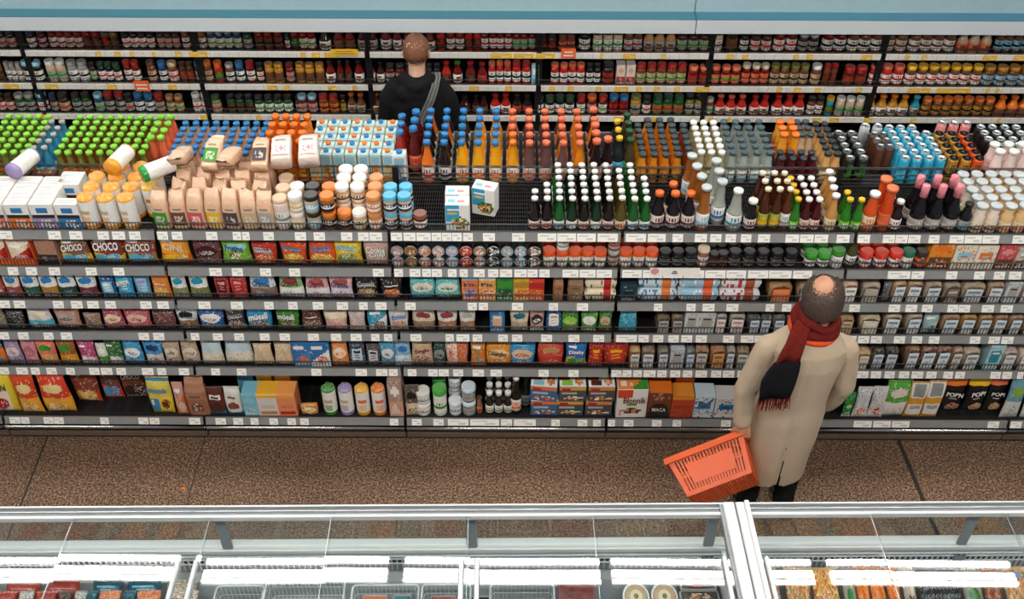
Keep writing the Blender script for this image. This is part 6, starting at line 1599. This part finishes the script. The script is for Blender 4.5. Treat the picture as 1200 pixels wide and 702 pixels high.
cs = [(-A*(-e)+W_*(-e)), (-A*(BL+e)+W_*(-e)), (-A*(BL+e)+W_*(BW+e)), (-A*(-e)+W_*(BW+e))]
for k in range(4):
    a, b = cs[k], cs[(k+1) % 4]
    d = (b-a).normalized(); o_ = (d.cross(E_)).normalized()
    q = [a-E_*.012, b-E_*.012, b+E_*.022, a+E_*.022]
    for i in (0,):
        vs_ = [p+o_*s_*.006 for s_ in (-1, 1) for p in q]
        mb.add(vs_, [(0, 1, 2, 3), (7, 6, 5, 4), (0, 4, 5, 1), (1, 5, 6, 2), (2, 6, 7, 3), (3, 7, 4, 0)], 'OR', 'basket')
mb.obj('rim', bk_)
mb = MB()
for w0 in (.06, BW-.06):
    bar(mb, [-A*.03+W_*w0-E_*.014, -A*.10+W_*(w0+(.03 if w0 < .1 else -.03))-E_*.022, -A*(BL-.10)+W_*(w0+(.03 if w0 < .1 else -.03))-E_*.022, -A*(BL-.03)+W_*w0-E_*.014], .007)
mb.obj('handle', bk_)

# ------------------------------------------------------------------ shopper in the black hoodie, rear aisle
P2 = tag(empty('person', (-.655, 1.90, 0)), 'person from behind in black hoodie with short brown hair, facing the jars', 'person')
H2 = (0, .02, 1.64); HR2 = (.083, .098, .112); R2 = Matrix.Rotation(-.08, 3, 'X')
mb = MB(); head(mb, H2, HR2, R2)
limb(mb, [(0, -.03, 1.40), (0, -.02, 1.48), (0, 0, 1.57)], [.08, .060, .056])
rings(mb, [(.86, 0, 0, .13, .10), (.95, 0, 0, .16, .11), (1.1, 0, 0, .145, .10), (1.28, 0, -.01, .15, .10), (1.38, 0, -.02, .13, .08), (1.46, 0, -.02, .09, .07)], 28)
limb(mb, [(-.14, -.01, 1.34), (-.235, .0, 1.10), (-.18, .16, 1.02)], [.045, .040, .030]); limb(mb, [(.14, -.01, 1.34), (.235, .0, 1.10), (.18, .16, 1.02)], [.045, .040, .030])
hand(mb, (-.18, .16, 1.02), (.35, .9, .05), (0, -.2, -1), 1, .4); hand(mb, (.18, .16, 1.02), (-.35, .9, .05), (0, .2, -1), -1, .4)
for s_ in (-1, 1):
    limb(mb, [(s_*.09, 0, .92), (s_*.1, .02, .5), (s_*.105, -.02, .10)], [.088, .058, .042]); limb(mb, [(s_*.105, -.03, .06), (s_*.115, .12, .035)], [.038, .030])
fuse('body', mb, .006, 'skin_light', P2, 3); eyes(P2, H2, HR2, R2)
def keep2(d):
    if d.z < -.58 or (d.y > .45 and d.z < .55) or (abs(d.x) > .8 and d.z < .10 and d.y > -.35) or (d.y > .1 and d.z < -.1): return 0
    return min(1, (d.z+.60)/.42)
hair('hair', H2, HR2, R2, 'hair_brown', P2, keep2, 5, 84, 50, .009, .004)
mb = MB()
rings(mb, [(.84, 0, 0, .175, .125), (1.0, 0, 0, .185, .13), (1.15, 0, -.01, .195, .135), (1.28, 0, -.02, .205, .14), (1.37, 0, -.025, .19, .125), (1.43, 0, -.02, .145, .10), (1.47, 0, -.015, .092, .085), (1.50, 0, -.01, .075, .072)], 48)
limb(mb, [(-.15, -.02, 1.37), (-.195, -.02, 1.30), (-.245, .0, 1.10), (-.185, .15, 1.025)], [.08, .078, .062, .046]); limb(mb, [(.15, -.02, 1.37), (.195, -.02, 1.30), (.245, .0, 1.10), (.185, .15, 1.025)], [.08, .078, .062, .046])
# hood folded down on the back
mb.ell((-.015, -.115, 1.40), (.135, .065, .075), 'k', 'paper', 20, 12, Matrix.Rotation(-.5, 3, 'X'))
mb.ell((0, -.135, 1.33), (.09, .05, .085), 'k', 'paper', 20, 12)
for s_ in (-1, 1): limb(mb, [(s_*.02, -.14, 1.455), (s_*.095, -.06, 1.47), (s_*.10, .03, 1.445)], [.042, .040, .028])
fuse('hoodie', mb, .0085, 'black_cloth', P2, 5, .02, .1)
mb = MB()
for s_ in (-1, 1): limb(mb, [(s_*.09, 0, .88), (s_*.1, .02, .5), (s_*.105, -.015, .1)], [.098, .075, .06])
fuse('trousers', mb, .012, 'black_cloth', P2, 3)
for s_ in (-1, 1):
    mb = MB()
    for yy, rx, ry, rz, zz in ((-.055, .042, .045, .05, .05), (.03, .045, .08, .045, .045), (.12, .047, .07, .034, .036)): mb.ell((s_*.105, yy, zz), (rx, ry, rz), 'k', 'paper', 14, 8)
    fuse('shoe', mb, .009, 'shoe', P2, 3)
# shoulder bag with wide grey strap and ring
bg = tag(empty('shoulder_bag', (-.655, 1.90, 0)), 'shoulder bag with wide grey strap and metal ring, worn over the black hoodie', 'bag')
path = [(.125, .02, 1.475), (.135, -.05, 1.478), (.122, -.12, 1.435), (.095, -.168, 1.37), (.06, -.185, 1.30), (.02, -.19, 1.22)]
def strap(mb, pts, w, th, mat):
    P = [Vector(p) for p in pts]; vs = []; fs = []; n = len(P)
    for i, p in enumerate(P):
        t = (P[min(i+1, n-1)]-P[max(i-1, 0)]).normalized(); out = Vector((p.x*.3, p.y+.02, .0)) if i > 1 else Vector((0, -.2, 1)); out = (out-t*out.dot(t)).normalized(); s_ = t.cross(out).normalized()
        for a, b in ((-1, 0), (1, 0), (1, 1), (-1, 1)): vs.append(p+s_*a*w/2+out*th*b)
    for i in range(n-1):
        for k in range(4): fs.append((i*4+k, i*4+(k+1) % 4, (i+1)*4+(k+1) % 4, (i+1)*4+k))
    fs += [(3, 2, 1, 0), (n*4-4, n*4-3, n*4-2, n*4-1)]
    mb.add(vs, fs, 'gy', mat)
mb = MB(); strap(mb, path, .055, .006, 'strap_grey'); mb.obj('strap', bg)
mb = MB(); strap(mb, [(p[0], p[1]-.004, p[2]+.002) for p in path], .028, .0065, 'black_cloth'); strap(mb, [(p[0], p[1]-.006, p[2]+.003) for p in path], .020, .0065, 'strap_grey'); mb.obj('strap_stripe', bg)
mb = MB(); mb.tube([(.008+.028*math.cos(2*PI*i/20), -.205, 1.195+.028*math.sin(2*PI*i/20)) for i in range(21)], .005, 8, 'gy', 'alu'); mb.obj('ring', bg)
mb = MB(); strap(mb, [(0, -.195, 1.17), (-.07, -.175, 1.08), (-.14, -.14, 1.0), (-.18, -.10, .95)], .05, .006, 'strap_grey'); mb.obj('lower_strap', bg)
mb = MB(); mb.box(-.36, -.235, -.15, .10, .72, .98, 'k', 'black_cloth', .02); mb.obj('pouch_body', bg)
# ================================================================== frozen goods seen through the lids
FB_ = .401
def fpos(px, y, z): 
    """point on a line along the freezer"""
    x = X(px, y, z); return (x, y+FZR*x, z)
def fput(key, bd, name, px, y, label, cat, group=None, dz=0, rot=None): return put(key, bd, name, fpos(px, y, FB_+dz), uniq(label, []), cat, group, rot=rot)
def flat_bag(w, h, d, ops, s_): return lambda: pouch(w, h, d, ops, s_)
def fbag(px0, px1, y, h, c, ops, label, s_, group='frozen bags', tilt=-1.15, dz=.0):
    w = (px1-px0)/237.0*.90
    fput(('fz', s_), lambda: pouch(w, h, min(.06, w*.5), ops, s_), 'frozen_bag', (px0+px1)/2, y, label, 'frozen bag', group, dz+.033, rot=(tilt, 0, FZR+rnd(-.04, .04)))
red = lambda s_: [('bg', 'b8402e'), ('band', .8, 1.1, 'a8342a'), ('speck', ['c8563c', '9a2f24'], 0, 1, .3), ('rect', .2, .55, .8, .62, 'pk'), ('rect', .25, .42, .7, .47, 'pk')]
tea = lambda s_: [('bg', '1f5a6c'), ('speck', ['2a7488', '17475a'], 0, 1, .3), ('rect', .2, .6, .8, .7, 'lb'), ('rect', .3, .48, .7, .52, 'lb')]
fis = lambda s_: [('bg', 'd8794a'), ('speck', ['e89a6c', 'b85a34', 'f0b48c'], 0, 1, .6)]
bei = lambda s_: [('bg', 'b8a488'), ('speck', ['d8c8b0', '8a7a64', 'e8e0d4'], 0, 1, .5)]
mul = lambda s_: [('bg', 'a8aca4'), ('speck', ['d8d4cc', '5a8a90', 'c86a4a', 'e8e4dc'], 0, 1, .7)]
drk = lambda s_: [('bg', '3a3430'), ('speck', ['5a4a40', '8a4a3a'], 0, 1, .4)]
row1 = [(5, 50, red, 'red frozen bag under the vent, first of two'), (51, 97, red, 'red frozen bag under the vent, second of two'), (105, 146, tea, 'dark teal frozen bag under the vent, left one'), (147, 191, tea, 'dark teal frozen bag under the vent, right one'), (193, 232, bei, 'clear frozen bag with beige contents under the vent')]
for i, (a, b, o_, l) in enumerate(row1): fbag(a, b, -1.50, .09, '', o_(i), l, 10+i)
row2 = [(-14, 16, red, 'red frozen bag at the picture bottom, first'), (17, 35, mul, 'pale mixed frozen bag between red bags'), (36, 63, red, 'red frozen bag at the picture bottom, second'), (64, 81, drk, 'dark frozen bag right of the red ones'), (82, 97, mul, 'pale mixed frozen bag left of teal'), (98, 111, tea, 'narrow teal frozen bag left of the orange fish'), (112, 140, fis, 'frozen bag of orange fish pieces, first'), (141, 156, tea, 'narrow teal frozen bag between the orange fish bags'), (157, 187, fis, 'frozen bag of orange fish pieces, second'), (190, 230, bei, 'beige frozen bag at the picture bottom')]
for i, (a, b, o_, l) in enumerate(row2): fbag(a, b, -1.665, .17, '', o_(i), l, 30+i, dz=.01)
def wire_basket(w, d, h):
    mb = MB(); x, y = w/2, d/2; r = .02
    def ring(z, q, rr):
        pts = []
        for cx, cy, a0 in ((x-r-q, y-r-q, 0), (-x+r+q, y-r-q, 1), (-x+r+q, -y+r+q, 2), (x-r-q, -y+r+q, 3)):
            for k in range(4): a = (a0+k/3)*PI/2; pts.append((cx+r*math.cos(a), cy+r*math.sin(a), z))
        pts.append(pts[0]); mb.tube(pts, rr, 6, 'wh', 'white_wire')
    ring(h, 0, .005); ring(h*.5, .006, .0016); ring(.003, .014, .0025)
    n = int(w/.02)
    for i in range(1, n):
        a = -x+w*i/n
        for s_ in (-1, 1): mb.box(a-.0011, a+.0011, s_*(y-.008)-.0011, s_*(y-.008)+.0011, .003, h, 'wh', 'white_wire')
        mb.box(a-.0011, a+.0011, -y+.012, y-.012, .001, .004, 'wh', 'white_wire')
    m = int(d/.03)
    for i in range(1, m):
        b = -y+d*i/m
        for s_ in (-1, 1): mb.box(s_*(x-.008)-.0011, s_*(x-.008)+.0011, b-.0011, b+.0011, .003, h, 'wh', 'white_wire')
        mb.box(-x+.012, x-.012, b-.0011, b+.0011, .003, .006, 'wh', 'white_wire')
    return [('wire_basket', mb.mesh('wire_basket'))]
for i, (a, b, y, l) in enumerate(((252, 309, -1.66, 'empty white wire basket beside the lid handles'), (311, 405, -1.62, 'empty wide white wire basket over the grey tub floor'), (412, 491, -1.66, 'white wire basket holding an orange and a teal pack'), (494, 552, -1.66, 'white wire basket holding a red pack'), (574, 650, -1.66, 'white wire basket holding a teal tray'))):
    w = (b-a)/237*.97; fput(('wb', i), lambda: wire_basket(w, .34, .13), 'wire_basket', (a+b)/2, y, l, 'wire basket', 'freezer baskets', rot=(0, 0, FZR))
def tray(w, d, h, c, cs, rim='gp', txt=None):
    def f():
        b = MB(); x, y = w/2, d/2; b.box(-x*.9, x*.9, -y*.9, y*.9, 0, h*.85, c, 'plastic', .006)
        b.box(-x, x, -y, y, h*.8, h*.92, rim, 'plastic', .004)
        l = MB(); paint_grid(l, lambda u, v: Vector(((u-.5)*w*.9, (v-.5)*d*.9, h*.93+.006*math.sin(PI*u)*math.sin(PI*v))), [('bg', c), ('food', .5, .5, .42, .42, cs)], 14, 12, 'film', 5)
        if txt: add_text(l, txt, Matrix.Translation((0, -d*.3, h*.93+.008)), w*.5, 'wh')
        return [('tray_base', b.mesh('tray_base')), ('film_lid', l.mesh('film_lid'))]
    return f
def frz(key, bd, name, px, y, label, cat, dz=.008, rz=0): fput(key, bd, name, px, y, label, cat, 'frozen packs', dz, (0, 0, FZR+rz))
frz('t1', tray(.125, .24, .09, 'c8602c', ['e08a4a', 'b84a20', 'f0c090']), 'food_tray', 439, -1.635, 'orange frozen pack in the wire basket', 'frozen pack')
frz('t2', tray(.09, .24, .09, '1f6a78', ['2a8a98', '17505c', 'lb']), 'food_tray', 471, -1.635, 'teal frozen pack in the wire basket', 'frozen pack')
frz('t3', tray(.125, .24, .08, '9a2a2c', ['b83a3a', '7a1c20', 'pk']), 'food_tray', 519, -1.635, 'red frozen pack in the wire basket', 'frozen pack')
frz('t4', tray(.10, .2, .08, '26302f', ['8a2a24', '3a4a40', 'gp']), 'food_tray', 563, -1.62, 'dark tray beside the lid handles', 'frozen pack')
frz('t5', tray(.26, .22, .10, '1f3c42', ['2c2624', 'a8402c', '3a3434', 'gp', '26484c']), 'food_tray', 612, -1.66, 'dark teal tray with round tomatoes in a wire basket', 'frozen pack')
frz('t6', tray(.18, .34, .11, '6e1f18', ['5a1a14', '8a2c22', '4a1410'], '8a3a30'), 'food_tray', 676, -1.63, 'dark red frozen meat block, right of wire baskets', 'frozen meat')
def tub():
    b = MB(); l = MB()
    M = Matrix.Diagonal((1, 1.25, 1, 1))
    b.lathe([(.048, 0, 'gp'), (.058, .075, 'wh'), (.066, .078, 'pk'), (.066, .086, 'wh'), (.058, .086, 'wh')], 24, 'plastic', True, M)
    l.lathe([(.056, .0865, 'dk'), (.054, .089, 'be'), (.03, .091, 'cr'), (.012, .091, 'ol')], 20, 'cloudy', True, M)
    l.add([(-.03, -.06, .0905), (.03, -.06, .0905), (.03, -.03, .0905), (-.03, -.03, .0905)], [(0, 1, 2, 3)], 'dk', 'paper')
    return [('tub', b.mesh('tub')), ('lid', l.mesh('lid'))]
for i, (px, y) in enumerate(((744, -1.555), (777, -1.555))): frz('tub', tub, 'ice_cream_tub', px, y, ('round pink-rimmed tub, left of the pair', 'round pink-rimmed tub, right of the pair', 'round pink-rimmed tub half hidden behind the pair')[i], 'tub', .03)
frz('t7', tray(.195, .13, .12, '2a2220', ['4a3a30', 'e08a5a', 'c8b8a0', '6a4a38'], 'gp', 'COOL'), 'food_tray', 818, -1.59, 'dark tray with pale letters beside the tubs', 'frozen pack')
frz('t8', tray(.18, .11, .12, '2c2624', ['3a302c', 'd8602c', '5a4a40'], 'gp'), 'food_tray', 814, -1.465, 'dark tray with orange pieces under the light reflection', 'frozen pack')
veg = lambda s_: [('bg', 'd8a878'), ('speck', ['e08a4a', 'c86a34', 'e8c8a0', '7a8a3c', 'd8904c'], 0, 1, .7), ('rect', 0, .0, .9, .16, '2c3a64'), ('rect', .25, .84, .75, .95, '8a9ac0')]
yel = lambda s_: [('bg', 'e0a040'), ('speck', ['f0c060', 'd87a34', 'e8d8a0', 'c8502c'], 0, 1, .7)]
car = lambda s_: [('bg', 'e87a28'), ('speck', ['f0944a', 'd8661c'], 0, 1, .25)]
lef = lambda s_: [('bg', 'a09a88'), ('ell', .5, .6, .3, .12, '3c7a34'), ('rect', .46, .35, .54, .85, '3c7a34'), ('rect', .25, .5, .75, .55, '3c7a34'), ('band', -1, .2, '4a8a34')]
rbr = lambda s_: [('bg', '8a4a34'), ('speck', ['a85a3c', '6a3424', 'c88a6a'], 0, 1, .6)]
pal = lambda s_: [('bg', 'c8b8a4'), ('ell', .5, .5, .4, .12, '4a4440'), ('speck', ['e8dcc8', 'b89a7c'], 0, 1, .3)]
G = [(890, 925, veg, 'peach vegetable bag with navy label, left of two'), (926, 958, veg, 'peach vegetable bag with navy label, right of two'), (959, 995, yel, 'orange and yellow frozen bag right of vegetable bags'), (996, 1012, lef, 'grey bag with green leaf, left of the carrot sticks'), (1013, 1030, car, 'bright orange stick bag, first of three'), (1031, 1050, car, 'bright orange stick bag, second of three'), (1051, 1068, car, 'bright orange stick bag, third of three'), (1069, 1086, pal, 'pale frozen bag left of the black one'), (1141, 1165, lef, 'grey bag with green leaf, right of the black bag'), (1166, 1188, rbr, 'reddish-brown frozen bag by the right handles'), (1192, 1225, veg, 'peach vegetable bag at the right edge')]
for i, (a, b, o_, l) in enumerate(G): fbag(a, b, -1.735, .32, '', o_(i), l, 60+i, tilt=-1.2)
# black bag with white scrawl
def black_bag():
    p = pouch(.222, .32, .06, [('bg', '23262a'), ('speck', ['33383c', '191b1e'], 0, 1, .3)], 90)
    l = MB(); rd = random.Random(2)
    for q in range(4):
        for i in range(9):
            x = -.085+i*.019; z = .275-.045*q
            l.tube([(x, -.040, z-.012), (x+.005, -.040, z+.012), (x+.012, -.040, z-.008), (x+.018, -.040, z+.010)], .0016, 4, 'wh', 'paper')
    return [('bag', p[0][1]), ('scrawl_print', l.mesh('scrawl_print'))]
fput('blackbag', black_bag, 'frozen_bag', 1113, -1.735, 'black frozen bag with white scrawled print', 'frozen bag', 'frozen bags', .033, (-1.2, 0, FZR))
vs = sc.view_settings; vs.view_transform = 'Standard'; vs.look = 'None'; vs.gamma = 1; vs.use_curve_mapping = False; vs.exposure = 0
sc.cycles.use_denoising = True
sc.cycles.max_bounces = 8; sc.cycles.transparent_max_bounces = 12; sc.cycles.caustics_reflective = False; sc.cycles.caustics_refractive = False
